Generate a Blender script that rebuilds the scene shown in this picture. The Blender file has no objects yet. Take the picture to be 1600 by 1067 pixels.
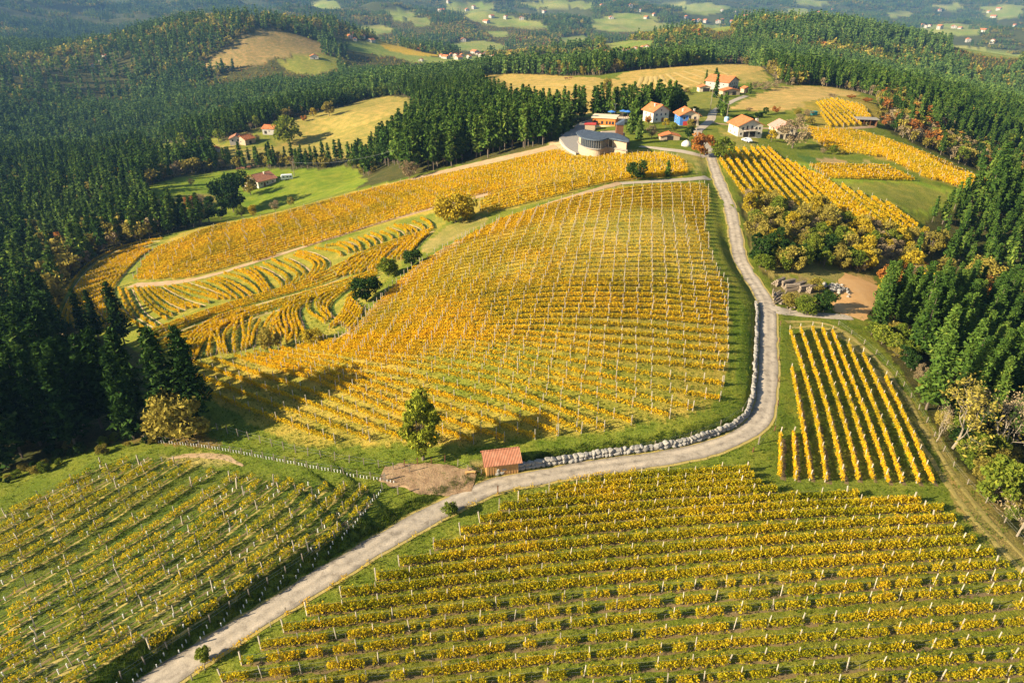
import bpy, math, random
import numpy as np
from mathutils import Vector, Matrix

random.seed(7)
rng = np.random.default_rng(7)
SC = bpy.context.scene
COL = SC.collection
R = math.radians

# ------------------------------------------------------------------ camera, sky, sun, exposure
CAM_H, PITCH, FPX, IW, IH = 60.0, R(28.0), 1073.0, 1600.0, 1067.0
cam = bpy.data.cameras.new('camera')
cam.sensor_fit = 'HORIZONTAL'; cam.sensor_width = 36.0
cam.lens = 36.0 * FPX / IW
cam.clip_start = 0.5; cam.clip_end = 30000.0
camo = bpy.data.objects.new('camera', cam); COL.objects.link(camo)
camo.location = (0, 0, CAM_H); camo.rotation_euler = (math.pi / 2 - PITCH, 0, 0)
SC.camera = camo

SUN_EL = R(25.0)
SUN_AZ = math.atan2(-0.93, -0.36)
SUN_DIR = Vector((math.sin(SUN_AZ) * math.cos(SUN_EL), math.cos(SUN_AZ) * math.cos(SUN_EL), math.sin(SUN_EL)))
w = bpy.data.worlds.new('World'); SC.world = w; w.use_nodes = True
wn = w.node_tree; wn.nodes.clear()
sky = wn.nodes.new('ShaderNodeTexSky'); sky.sky_type = 'NISHITA'; sky.sun_disc = False
sky.sun_elevation = SUN_EL; sky.sun_rotation = SUN_AZ % (2 * math.pi)
sky.altitude = 200; sky.air_density = 1.0; sky.dust_density = 1.0; sky.ozone_density = 1.0
bg = wn.nodes.new('ShaderNodeBackground'); bg.inputs[1].default_value = 0.055
wo = wn.nodes.new('ShaderNodeOutputWorld')
wn.links.new(sky.outputs[0], bg.inputs[0]); wn.links.new(bg.outputs[0], wo.inputs[0])
sl = bpy.data.lights.new('sun', 'SUN'); sl.energy = 5.0; sl.angle = R(0.5); sl.color = (1.0, 0.87, 0.64)
slo = bpy.data.objects.new('sun', sl); COL.objects.link(slo)
slo.rotation_euler = (-SUN_DIR).to_track_quat('-Z', 'Y').to_euler(); slo.location = (-60, -40, 120)
SC.view_settings.view_transform = 'Standard'; SC.view_settings.look = 'None'
SC.view_settings.exposure = 1.6; SC.view_settings.gamma = 1.0
SC.view_settings.use_curve_mapping = False
SC.cycles.max_bounces = 6; SC.cycles.diffuse_bounces = 2; SC.cycles.glossy_bounces = 2
SC.cycles.transmission_bounces = 3; SC.cycles.transparent_max_bounces = 4; SC.cycles.volume_bounces = 0
SC.cycles.use_denoising = True
SC.cycles.caustics_reflective = False; SC.cycles.caustics_refractive = False

# ------------------------------------------------------------------ noise
def _hash(ix, iy, s):
    h = (ix.astype(np.int64) * 374761393 + iy.astype(np.int64) * 668265263 + s * 974634777) & 0xffffffff
    h = ((h ^ (h >> 13)) * 1274126177) & 0xffffffff
    return ((h ^ (h >> 16)) & 0xffff) / 65535.0
def vnoise(x, y, s=0):
    x = np.asarray(x, float); y = np.asarray(y, float)
    ix = np.floor(x); iy = np.floor(y); fx = x - ix; fy = y - iy
    ix = ix.astype(np.int64); iy = iy.astype(np.int64)
    fx = fx * fx * (3 - 2 * fx); fy = fy * fy * (3 - 2 * fy)
    a = _hash(ix, iy, s); b = _hash(ix + 1, iy, s); c = _hash(ix, iy + 1, s); d = _hash(ix + 1, iy + 1, s)
    return (a * (1 - fx) + b * fx) * (1 - fy) + (c * (1 - fx) + d * fx) * fy
def fbm(x, y, s=0, o=4):
    t = 0; a = 0.5; n = 0
    for k in range(o):
        t = t + a * vnoise(x * 2 ** k + 17.3 * k, y * 2 ** k - 9.1 * k, s + k); n += a; a *= 0.5
    return t / n
def sstep(a, b, x):
    t = np.clip((x - a) / (b - a), 0, 1); return t * t * (3 - 2 * t)

# ------------------------------------------------------------------ photograph geometry: picture point -> ray
CF = np.array([0, math.cos(PITCH), -math.sin(PITCH)]); CD = np.array([0, -math.sin(PITCH), -math.cos(PITCH)])
def rays(uv):
    uv = np.atleast_2d(np.asarray(uv, float))
    return CF + ((uv[:, 0] - IW / 2) / FPX)[:, None] * np.array([1.0, 0, 0]) + ((uv[:, 1] - IH / 2) / FPX)[:, None] * CD
def to_px(p):
    p = np.atleast_2d(p) - np.array([0, 0, CAM_H]); d = p @ CF
    return np.stack([IW / 2 + FPX * p[:, 0] / d, IH / 2 + FPX * (p @ CD) / d, d], 1)

# ------------------------------------------------------------------ terrain heights
# surveyed spots: (u, v, 'z', height) near, (u, v, 'd', depth) far
SPOTS = []
def Z(*a):
    for u, v, z in a: SPOTS.append((u, v, 0, z))
def D(*a):
    for u, v, d in a: SPOTS.append((u, v, 1, d))
Z((0, 1067, 0), (400, 1067, 0), (800, 1067, -1), (1200, 1067, -1.5), (1600, 1067, -3), (0, 1400, 0), (800, 1400, 0), (1600, 1400, -3),
  (0, 850, -.5), (300, 850, .5), (560, 850, .3), (850, 850, 0), (1150, 850, 0), (1450, 850, -1.0), (1640, 930, -2.6),
  (0, 745, -5), (150, 690, -3.5), (300, 690, -1.5), (480, 700, -.3), (650, 720, .5), (780, 740, .3), (950, 720, .2), (1200, 660, 0),
  (1210, 490, .3), (1300, 510, -.3), (1380, 590, -1.2), (1460, 740, -1.2), (1500, 640, -3.2), (1540, 800, -1.8), (1600, 870, -2.2), (1510, 740, -2), (1430, 605, -1.6), (1478, 680, -1.9), (1600, 740, -7), (1600, 620, -12), (1440, 560, -3.2), (1480, 480, -8), (1600, 480, -14),
  (500, 640, 0), (700, 640, 1.5), (900, 640, 2.2), (1080, 630, 1.6), (560, 560, 2.2), (750, 545, 4.5), (900, 550, 4.8), (1100, 550, 2.5),
  (330, 590, -3), (600, 500, 2.0), (800, 480, 5.5), (1000, 470, 5.0), (1130, 450, 2.5), (700, 400, 4.5), (850, 370, 7), (1000, 360, 7), (1100, 350, 4.5),
  (900, 300, 7), (1000, 290, 7.5), (1100, 285, 6.5), (1145, 350, 3.0), (1180, 440, 1.0),
  (560, 500, 0.5), (450, 520, -3), (300, 545, -6), (230, 530, -11), (120, 500, -18), (200, 450, -17), (400, 465, -8), (550, 400, -4), (680, 350, 0),
  (90, 470, -24), (250, 378, -24), (350, 420, -12), (500, 360, -9), (690, 320, 0), (420, 333, -20), (570, 295, -15), (720, 262, -6), (870, 225, 4), (800, 285, 3), (950, 260, 6.5),
  (1080, 245, 8), (960, 222, 7), (1000, 200, 7), (1090, 205, 7), (1160, 215, 6), (1230, 220, 4), (1280, 300, 2), (1400, 330, 0), (1300, 240, 3), (1400, 240, 2), (1500, 280, -1.5), (1560, 292, -4),
  (1260, 380, 0), (1400, 380, -5), (1500, 400, -10), (1600, 330, -18), (1320, 175, 5), (1350, 160, 4), (1280, 420, 0), (1320, 460, -.5), (1340, 400, -2), (1450, 430, -9))
D((410, 290, 345), (230, 300, 335), (560, 275, 340), (500, 280, 340), (300, 330, 318), (400, 335, 305), (240, 360, 270),
  (380, 225, 430), (440, 205, 450), (500, 225, 425), (560, 190, 440), (630, 155, 490), (470, 245, 385), (220, 240, 460), (100, 300, 385), (0, 350, 325), (0, 450, 235), (60, 560, 165),
  (640, 250, 300), (700, 200, 350), (640, 200, 380), (800, 180, 355), (900, 170, 345), (760, 125, 540), (840, 130, 480), (920, 130, 440), (850, 112, 560), (760, 108, 600),
  (1050, 120, 455), (1120, 101, 540), (1190, 105, 530), (1130, 145, 395), (1200, 155, 375), (1300, 145, 400), (1365, 150, 390), (1000, 150, 400),
  (1550, 180, 470), (1450, 150, 520), (1400, 125, 690), (1300, 115, 690), (1600, 260, 340), (1250, 112, 670), (1180, 95, 720),
  (1250, 36, 1000), (1100, 74, 850), (1000, 105, 780), (900, 119, 700), (1400, 76, 960), (1500, 115, 880), (1600, 160, 780), (1330, 47, 1020), (1180, 52, 950),
  (600, 130, 660), (650, 121, 790), (500, 150, 660), (400, 160, 700), (300, 200, 620), (100, 230, 600), (0, 220, 590), (160, 170, 790), (300, 110, 900), (200, 140, 880), (430, 35, 1010), (360, 50, 960),
  (480, 95, 920), (520, 78, 990), (560, 110, 920), (400, 90, 920), (0, 114, 880), (60, 120, 880), (120, 132, 880), (0, 160, 720),
  (160, 100, 1350), (250, 96, 1450), (100, 50, 1750), (0, 26, 1700), (200, 34, 1900), (300, 70, 1600), (300, 20, 2300), (0, 0, 2100), (150, 0, 2300), (350, 0, 2700), (500, 40, 1900), (480, 10, 2600),
  (700, 96, 1400), (800, 98, 1350), (600, 78, 1550), (750, 72, 1750), (650, 50, 2000), (700, 20, 2500), (580, 20, 2400), (850, 60, 1900), (900, 35, 2500), (960, 85, 1500), (1000, 80, 1600), (1000, 50, 2200), (1000, 15, 3600),
  (1150, 30, 3000), (1300, 20, 3900), (1500, 55, 2900), (1500, 15, 4400), (1600, 30, 3700), (1600, 104, 1800), (1450, 88, 1900), (1550, 110, 1500),
  (1000, -20, 5500), (1300, -25, 6500), (1600, -30, 7000), (700, -20, 4200), (400, -30, 4200), (0, -40, 3600), (-300, -40, 3500), (1900, -30, 7000),
  (-200, 120, 850), (-300, 300, 350), (-300, 200, 500), (-200, 500, 190), (-400, 20, 2000), (1900, 150, 800), (1900, 300, 300), (1900, 70, 2000), (1900, 30, 3800))
Z((-300, 700, -5), (-400, 900, 0), (-600, 700, -2), (-300, 1400, 1), (1900, 700, -14), (1900, 1000, -8), (2100, 500, -24), (1900, 1400, -5))

_sp = np.array(SPOTS, float); _rd = rays(_sp[:, :2])
_dep = np.where(_sp[:, 2] == 1, _sp[:, 3], (CAM_H - _sp[:, 3]) / -_rd[:, 2])
_pts = _rd * _dep[:, None] + np.array([0, 0, CAM_H])
def lp(x, y): return np.stack([np.arctan2(x, y), np.log(np.hypot(x, y))], -1)
_ctl = lp(_pts[:, 0], _pts[:, 1]); _cz = _pts[:, 2]
def _ker(a, b):
    d2 = ((a[:, None, :] - b[None]) ** 2).sum(-1)
    return 0.5 * d2 * np.log(d2 + 1e-12)
_n = len(_ctl)
_sc = 1.0 / np.exp(_ctl[:, 1])                       # solve slopes (height / distance) so far and near weigh alike
_A = np.zeros((_n + 3, _n + 3)); _A[:_n, :_n] = _ker(_ctl, _ctl) + 2e-4 * np.eye(_n)
_A[:_n, _n] = 1; _A[:_n, _n + 1:] = _ctl; _A[_n:, :_n] = _A[:_n, _n:].T
_w = np.linalg.solve(_A, np.concatenate([_cz * _sc, np.zeros(3)]))
def tps(x, y):
    q = lp(x, y); sh = q.shape[:-1]; q = q.reshape(-1, 2); out = np.empty(len(q))
    for i in range(0, len(q), 20000):
        b = q[i:i + 20000]
        out[i:i + 20000] = (_ker(b, _ctl) @ _w[:_n] + _w[_n] + b @ _w[_n + 1:]) * np.exp(b[:, 1])
    return out.reshape(sh)

TH = np.concatenate([np.radians(np.arange(-100, -42, 2.0)), np.radians(np.linspace(-42, 42, 500)), np.radians(np.arange(44, 101, 2.0))])
RR = np.geomspace(18.0, 9500.0, 480)
_tt, _rr = np.meshgrid(TH, RR)
GX = _rr * np.sin(_tt); GY = _rr * np.cos(_tt)
GZ = tps(GX, GY)
_far = sstep(450, 1600, _rr)
_mid = 1 - .72 * (sstep(R(-14), R(-8), _tt) * 1.0) * (1 - sstep(1900, 2600, _rr))
GZ += _far * _mid * (fbm(GX / 420, GY / 420, 5) - 0.5) * np.where(_tt < R(-8), 150, 105) * (.45 + .55 * sstep(1100, 1500, _rr)) * np.clip(_rr / 2500, .4, 1.5)
GZ += sstep(250, 700, _rr) * _mid * (fbm(GX / 150, GY / 150, 9) - 0.5) * 20
GZ += (fbm(GX / 16, GY / 16, 3) - 0.5) * 0.5
GZ += sstep(4800, 8000, _rr) * 260 * (0.4 + fbm(GX / 1500, GY / 1500, 21))
def height(x, y):
    x = np.asarray(x, float); y = np.asarray(y, float)
    r = np.hypot(x, y); t = np.arctan2(x, y)
    fi = np.interp(np.log(np.maximum(r, 1e-3)), np.log(RR), np.arange(len(RR)))
    fj = np.interp(t, TH, np.arange(len(TH)))
    i = np.clip(fi.astype(int), 0, len(RR) - 2); j = np.clip(fj.astype(int), 0, len(TH) - 2)
    a = fi - i; b = fj - j
    return (GZ[i, j] * (1 - a) + GZ[i + 1, j] * a) * (1 - b) + (GZ[i, j + 1] * (1 - a) + GZ[i + 1, j + 1] * a) * b
_STEPS = np.geomspace(22, 9400, 1500)
def G(uv):
    """picture points -> points on the ground"""
    uv = np.atleast_2d(np.asarray(uv, float)); rd = rays(uv); out = np.empty((len(uv), 3))
    for k in range(0, len(uv), 400):
        d = rd[k:k + 400]; t = _STEPS[None, :]
        x = d[:, 0:1] * t; y = d[:, 1:2] * t; z = CAM_H + d[:, 2:3] * t
        f = z - height(x, y)
        hit = f < 0; i = np.where(hit.any(1), hit.argmax(1), len(_STEPS) - 1); i = np.maximum(i, 1)
        q = np.arange(len(d)); f0 = f[q, i - 1]; f1 = f[q, i]
        s = np.clip(f0 / np.where(np.abs(f0 - f1) < 1e-9, 1e-9, f0 - f1), 0, 1)
        tt = _STEPS[i - 1] + s * (_STEPS[i] - _STEPS[i - 1])
        out[k:k + 400] = d * tt[:, None] + np.array([0, 0, CAM_H])
    out[:, 2] = height(out[:, 0], out[:, 1])
    return out
def resample(p, step):
    p = np.asarray(p, float); L = np.concatenate([[0], np.cumsum(np.linalg.norm(np.diff(p, axis=0), axis=1))])
    n = max(2, int(round(L[-1] / step)) + 1)
    q = np.linspace(0, L[-1], n)
    return np.stack([np.interp(q, L, p[:, k]) for k in range(p.shape[1])], 1)
def smooth(p, it=2):
    p = np.asarray(p, float)
    for _ in range(it):                                # Chaikin corner cutting
        q = np.empty((2 * len(p) - 2, p.shape[1])); q[0::2] = .75 * p[:-1] + .25 * p[1:]; q[1::2] = .25 * p[:-1] + .75 * p[1:]
        p = np.concatenate([p[:1], q, p[-1:]])
    return p
def seg_dist(x, y, line):
    """distance and side (+ right of travel) to a ground polyline"""
    best = np.full(x.shape, 1e9); side = np.zeros(x.shape)
    for a, b in zip(line[:-1, :2], line[1:, :2]):
        d = b - a; l2 = d @ d + 1e-9
        t = np.clip(((x - a[0]) * d[0] + (y - a[1]) * d[1]) / l2, 0, 1)
        ex = x - a[0] - t * d[0]; ey = y - a[1] - t * d[1]; q = np.hypot(ex, ey)
        m = q < best; best = np.where(m, q, best); side = np.where(m, np.sign(ex * d[1] - ey * d[0]), side)
    return best, side
def inpoly(x, y, poly):
    x = np.asarray(x); y = np.asarray(y); c = np.zeros(x.shape, bool)
    px, py = poly[:, 0], poly[:, 1]; j = len(poly) - 1
    for i in range(len(poly)):
        if py[i] != py[j]:
            c ^= ((py[i] > y) != (py[j] > y)) & (x < (px[j] - px[i]) * (y - py[i]) / (py[j] - py[i]) + px[i])
        j = i
    return c
def S(txt): return [tuple(float(a) for a in p.split(',')) for p in txt.split()]

# ------------------------------------------------------------------ the lane: edges in the picture, then cut into the ground
ROAD_L = S('120,1125 206,1067 304,1004 405,943 540,862 614,822 689,780 766,746 867,732 969,717 1060,701 1111,684 1161,664 1181,637 1187,586 1188,519 1187,485 1178,458 1158,428 1143,390 1139,355 1126,310 1111,277 1104,246 1098,236')
ROAD_R = S('190,1125 277,1067 337,1026 472,940 540,899 614,852 692,805 766,771 834,754 935,737 1070,720 1120,709 1175,691 1205,671 1212,644 1213,552 1215,505 1213,476 1195,450 1175,424 1161,392 1157,355 1149,317 1132,280 1119,246 1112,232')
def paired(l, r, n):
    a = resample(smooth(G(l)), .5); b = resample(smooth(G(r)), .5)
    k = np.linspace(0, 1, n)
    f = lambda p: np.stack([np.interp(k, np.linspace(0, 1, len(p)), p[:, c]) for c in range(3)], 1)
    return f(a), f(b)
_l = resample(smooth(G(ROAD_L)), 1.0); _r = resample(smooth(G(ROAD_R)), 1.0)
# centre line: halfway between each left point and its closest right point
_cr = np.array([_r[np.argmin(np.hypot(_r[:, 0] - p[0], _r[:, 1] - p[1]))] for p in _l])
ROAD_C = resample(smooth(((_l + _cr) / 2)[::3], 2), 1.0)
ROAD_W = 1.5
_near = _rr < 420
_d, _s = seg_dist(GX[_near], GY[_near], ROAD_C)
_zr = np.empty(_d.shape)
_cz2 = np.convolve(np.pad(ROAD_C[:, 2], 12, 'edge'), np.ones(25) / 25, 'valid'); ROAD_C[:, 2] = _cz2
_ii = np.argmin((GX[_near][:, None] - ROAD_C[None, ::3, 0]) ** 2 + (GY[_near][:, None] - ROAD_C[None, ::3, 1]) ** 2, axis=1)
_zr = ROAD_C[::3, 2][_ii]
_z0 = GZ[_near]
# a bank on the side away from the sun of the lower lane, a retaining wall further on
_frac = _ii * 3 / len(ROAD_C)
_bank = np.where((_s < 0) & (_frac < .72), 1.0, 0.0) * (1 - sstep(.62, .72, _frac)) 
_cpx = to_px(ROAD_C)[:, 0]; _ish = int(np.argmin(np.abs(_cpx - 610)[:len(_cpx) // 2])); _iw = int(np.argmin(np.abs(_cpx - 775)[:len(_cpx) // 2])); _low = 1 - sstep(_ish - 8, _ish + 5, _ii * 3)
_bank = _bank * (_low * 1.45 * sstep(ROAD_W + .35, ROAD_W + 1.7, _d) + sstep(_iw - 4, _iw + 6, _ii * 3) * 0.6 * sstep(ROAD_W + .5, ROAD_W + 1.9, _d)) * (1 - sstep(9, 26, _d))
_blend = 1 - sstep(ROAD_W + .3, ROAD_W + 3.5, _d)
GZ[_near] = _z0 * (1 - _blend) + (_zr - 0.12) * _blend + _bank
# ------------------------------------------------------------------ mesh and object helpers
def mesh(name, v, f, mats=None, tint=None, fm=None, shade=False, col=None):
    """v (n,3), f (m,3|4) arrays or list of lists"""
    me = bpy.data.meshes.new(name)
    v = np.asarray(v, np.float32)
    if isinstance(f, np.ndarray):
        m, k = f.shape
        me.vertices.add(len(v)); me.vertices.foreach_set('co', v.ravel())
        me.loops.add(m * k); me.loops.foreach_set('vertex_index', f.astype(np.int32).ravel())
        me.polygons.add(m); me.polygons.foreach_set('loop_start', np.arange(0, m * k, k, dtype=np.int32))
        me.update(calc_edges=True)
    else:
        me.from_pydata([tuple(map(float, p)) for p in v], [], f)
    for mt in (mats if isinstance(mats, (list, tuple)) else [mats]):
        if mt is not None: me.materials.append(mt)
    if fm is not None: me.polygons.foreach_set('material_index', np.asarray(fm, np.int32))
    if tint is not None:
        a = me.attributes.new('tint', 'FLOAT', 'FACE'); a.data.foreach_set('value', np.asarray(tint, np.float32))
    if col is not None:
        a = me.attributes.new('Col', 'FLOAT_COLOR', 'POINT')
        a.data.foreach_set('color', np.concatenate([col, np.ones((len(col), 1))], 1).astype(np.float32).ravel())
    if shade: me.polygons.foreach_set('use_smooth', np.ones(len(me.polygons), bool))
    me.update(); return me
def link(name, me, parent=None, loc=None, kind=None):
    o = bpy.data.objects.new(name, me); COL.objects.link(o)
    if parent is not None: o.parent = parent
    if loc is not None: o.location = [float(c) for c in loc]
    if kind: o['kind'] = kind
    return o
def tag(o, label, cat, group=None):
    o['label'] = label; o['category'] = cat
    if group: o['group'] = group
    return o
def thing(name, label, cat, loc=(0, 0, 0), rz=0.0, group=None):
    o = bpy.data.objects.new(name, None); COL.objects.link(o); o.empty_display_size = .3
    o.location = [float(c) for c in loc]; o.rotation_euler = (0, 0, rz)
    return tag(o, label, cat, group)

class MB:
    """collects boxes, prisms, tubes and blobs into one mesh"""
    def __init__(s): s.v = []; s.f = []; s.t = []
    def add(s, v, f, t=0.5):
        b = len(s.v); s.v += [tuple(p) for p in v]; s.f += [[i + b for i in q] for q in f]; s.t += [t] * len(f); return s
    def box(s, x0, x1, y0, y1, z0, z1, t=.5, M=None):
        v = [(x0, y0, z0), (x1, y0, z0), (x1, y1, z0), (x0, y1, z0), (x0, y0, z1), (x1, y0, z1), (x1, y1, z1), (x0, y1, z1)]
        if M is not None: v = [tuple(M @ Vector(p)) for p in v]
        return s.add(v, [[3, 2, 1, 0], [4, 5, 6, 7], [0, 1, 5, 4], [1, 2, 6, 5], [2, 3, 7, 6], [3, 0, 4, 7]], t)
    def prism(s, poly, a, b, axis='y', t=.5):
        """polygon in the other two axes, swept along axis from a to b"""
        n = len(poly)
        mk = {'y': lambda p, k: (p[0], k, p[1]), 'x': lambda p, k: (k, p[0], p[1]), 'z': lambda p, k: (p[0], p[1], k)}[axis]
        v = [mk(p, a) for p in poly] + [mk(p, b) for p in poly]
        f = [list(range(n)), list(range(2 * n - 1, n - 1, -1))] + [[i, i + n, (i + 1) % n + n, (i + 1) % n] for i in range(n)]
        return s.add(v, f, t)
    def tube(s, pts, rad, n=6, t=.5, cap=True):
        pts = [Vector(p) for p in pts]; rad = rad if hasattr(rad, '__len__') else [rad] * len(pts); v = []; f = []
        for i, p in enumerate(pts):
            d = (pts[min(i + 1, len(pts) - 1)] - pts[max(i - 1, 0)]).normalized()
            a = d.orthogonal().normalized() if abs(d.z) < .95 else Vector((1, 0, 0)); a = (a - d * a.dot(d)).normalized(); b = d.cross(a)
            for k in range(n):
                q = 2 * math.pi * k / n; v.append(p + (a * math.cos(q) + b * math.sin(q)) * rad[i])
        for i in range(len(pts) - 1):
            for k in range(n): f.append([i * n + k, i * n + (k + 1) % n, (i + 1) * n + (k + 1) % n, (i + 1) * n + k])
        if cap: f.append(list(range(n))[::-1]); f.append([(len(pts) - 1) * n + k for k in range(n)])
        return s.add(v, f, t)
    def build(s, name, mat, parent=None, loc=None, shade=False, kind=None):
        return link(name, mesh(name, s.v, s.f, mat, tint=s.t, shade=shade), parent, loc, kind)
    def me(s, name, mat, shade=False): return mesh(name, s.v, s.f, mat, tint=s.t, shade=shade)

# ------------------------------------------------------------------ materials
def nodes(name):
    m = bpy.data.materials.new(name); m.use_nodes = True; t = m.node_tree; t.nodes.clear()
    out = t.nodes.new('ShaderNodeOutputMaterial'); return m, t, out
def N(t, kind, **kw):
    n = t.nodes.new(kind)
    for k, v in kw.items():
        if k in n.inputs: n.inputs[k].default_value = v
        else: setattr(n, k, v)
    return n
def ramp(t, src, stops):
    r = t.nodes.new('ShaderNodeValToRGB'); e = r.color_ramp.elements
    while len(e) < len(stops): e.new(0.5)
    for el, (p, c) in zip(e, stops): el.position = p; el.color = (*c, 1)
    t.links.new(src, r.inputs[0]); return r.outputs[0]
def noise_n(t, vec, scale, detail=4, rough=.6):
    n = N(t, 'ShaderNodeTexNoise', Scale=scale, Detail=detail, Roughness=rough); t.links.new(vec, n.inputs['Vector']); return n.outputs['Fac']
def mixc(t, fac, a, b, mode='MIX'):
    m = t.nodes.new('ShaderNodeMix'); m.data_type = 'RGBA'; m.blend_type = mode
    for s, val in ((0, fac), (6, a), (7, b)):
        if hasattr(val, 'is_linked'): t.links.new(val, m.inputs[s])
        else: m.inputs[s].default_value = val if s == 0 else (*val, 1)
    return m.outputs[2]
def math_n(t, op, a, b):
    m = N(t, 'ShaderNodeMath', operation=op)
    for s, v in ((0, a), (1, b)):
        if hasattr(v, 'is_linked'): t.links.new(v, m.inputs[s])
        else: m.inputs[s].default_value = v
    return m.outputs[0]
def solid(name, stops, scale=1.0, rough=.85, bump=.0, coord='Object', spec=.2, tintw=.35, metal=0.0):
    """base colour from a ramp over noise + per-piece tint, with relief"""
    m, t, out = nodes(name)
    tc = N(t, 'ShaderNodeTexCoord'); n = noise_n(t, tc.outputs[coord], scale, 5)
    at = N(t, 'ShaderNodeAttribute', attribute_name='tint'); oi = N(t, 'ShaderNodeObjectInfo')
    k = math_n(t, 'ADD', math_n(t, 'MULTIPLY', at.outputs['Fac'], tintw), math_n(t, 'MULTIPLY', oi.outputs['Random'], .15))
    k = math_n(t, 'ADD', k, math_n(t, 'MULTIPLY', n, .85 - tintw))
    c = ramp(t, k, stops)
    p = N(t, 'ShaderNodeBsdfPrincipled', Roughness=rough, Metallic=metal); p.inputs['Specular IOR Level'].default_value = spec
    t.links.new(c, p.inputs['Base Color'])
    if bump:
        b = N(t, 'ShaderNodeBump', Strength=min(1, bump), Distance=.1); n2 = noise_n(t, tc.outputs[coord], scale * 4, 4)
        t.links.new(n2, b.inputs['Height']); t.links.new(b.outputs[0], p.inputs['Normal'])
    t.links.new(p.outputs[0], out.inputs[0]); return m
def leafmat(name, stops, rnd=.35, big=0.0, bigscale=.05, trans=.3):
    """foliage: per-leaf tint, per-plant random, optional slow variation over the field"""
    m, t, out = nodes(name)
    at = N(t, 'ShaderNodeAttribute', attribute_name='tint'); oi = N(t, 'ShaderNodeObjectInfo')
    k = math_n(t, 'ADD', math_n(t, 'MULTIPLY', at.outputs['Fac'], 1 - rnd - big), math_n(t, 'MULTIPLY', oi.outputs['Random'], rnd))
    if big:
        ge = N(t, 'ShaderNodeNewGeometry'); n = noise_n(t, ge.outputs['Position'], bigscale, 3)
        st = N(t, 'ShaderNodeMapRange'); st.inputs[1].default_value = .32; st.inputs[2].default_value = .68; t.links.new(n, st.inputs[0])
        k = math_n(t, 'ADD', k, math_n(t, 'MULTIPLY', st.outputs[0], big))
    c = ramp(t, k, stops)
    d = N(t, 'ShaderNodeBsdfDiffuse'); tr = N(t, 'ShaderNodeBsdfTranslucent'); mx = N(t, 'ShaderNodeMixShader'); mx.inputs[0].default_value = trans
    t.links.new(c, d.inputs[0]); t.links.new(c, tr.inputs[0]); t.links.new(d.outputs[0], mx.inputs[1]); t.links.new(tr.outputs[0], mx.inputs[2])
    t.links.new(mx.outputs[0], out.inputs[0]); return m

M = {}
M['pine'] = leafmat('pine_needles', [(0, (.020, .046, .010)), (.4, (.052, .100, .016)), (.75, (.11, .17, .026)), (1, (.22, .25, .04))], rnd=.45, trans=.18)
M['shaded_pine'] = leafmat('shaded_pine_needles', [(0, (.010, .024, .006)), (.45, (.024, .052, .010)), (.8, (.050, .092, .018)), (1, (.10, .14, .03))], rnd=.35, trans=.12)  # same pine as above, the near grove's shade painted into the needle colour
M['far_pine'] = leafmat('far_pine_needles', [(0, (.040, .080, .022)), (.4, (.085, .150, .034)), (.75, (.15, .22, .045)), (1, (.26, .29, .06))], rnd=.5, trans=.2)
M['light_pine'] = leafmat('young_pine_needles', [(0, (.05, .085, .018)), (.5, (.10, .16, .03)), (1, (.20, .25, .05))], rnd=.35, trans=.2)
M['bark'] = solid('bark', [(0, (.07, .05, .035)), (1, (.24, .19, .14))], 6, bump=.5)
M['palebark'] = solid('pale_bark', [(0, (.16, .13, .09)), (1, (.36, .30, .22))], 5, bump=.4)
M['green_leaf'] = leafmat('green_leaves', [(0, (.05, .085, .012)), (.5, (.13, .17, .020)), (1, (.28, .28, .034))], rnd=.3)
M['olive_leaf'] = leafmat('olive_leaves', [(0, (.11, .095, .022)), (.5, (.27, .22, .04)), (1, (.46, .36, .07))], rnd=.38)
M['gold_leaf'] = leafmat('gold_leaves', [(0, (.20, .15, .014)), (.5, (.42, .31, .024)), (1, (.62, .44, .035))], rnd=.3)
M['rust_leaf'] = leafmat('rust_leaves', [(0, (.16, .06, .015)), (.5, (.34, .13, .03)), (1, (.50, .24, .05))], rnd=.3)
M['ivy_leaf'] = leafmat('ivy_leaves', [(0, (.07, .10, .012)), (.5, (.20, .23, .022)), (1, (.40, .38, .04))], rnd=.1)
M['dark_leaf'] = leafmat('dark_leaves', [(0, (.012, .028, .008)), (.5, (.028, .058, .012)), (1, (.07, .11, .02))], rnd=.3, trans=.2)
M['twig'] = leafmat('twigs', [(0, (.14, .10, .05)), (.5, (.25, .185, .095)), (1, (.38, .29, .16))], rnd=.3, trans=.1)
M['vine'] = leafmat('vine_leaves', [(0, (.18, .17, .011)), (.22, (.38, .30, .013)), (.5, (.66, .43, .015)), (.78, (.78, .46, .014)), (1, (.64, .30, .016))], rnd=.12, big=.36, bigscale=.06, trans=.40)
M['vine_green'] = leafmat('vine_leaves_green', [(0, (.10, .14, .010)), (.3, (.27, .27, .012)), (.6, (.56, .41, .014)), (1, (.70, .40, .018))], rnd=.10, big=.35, bigscale=.08, trans=.42)
M['post'] = solid('post_wood', [(0, (.26, .21, .15)), (1, (.54, .47, .36))], 3, rough=.9)
M['tube'] = solid('white_tube', [(0, (.6, .58, .52)), (1, (.82, .80, .75))], 3, rough=.6)
M['soil'] = solid('soil', [(0, (.11, .075, .03)), (.5, (.20, .14, .06)), (1, (.32, .23, .10))], .7, bump=.8)

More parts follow.
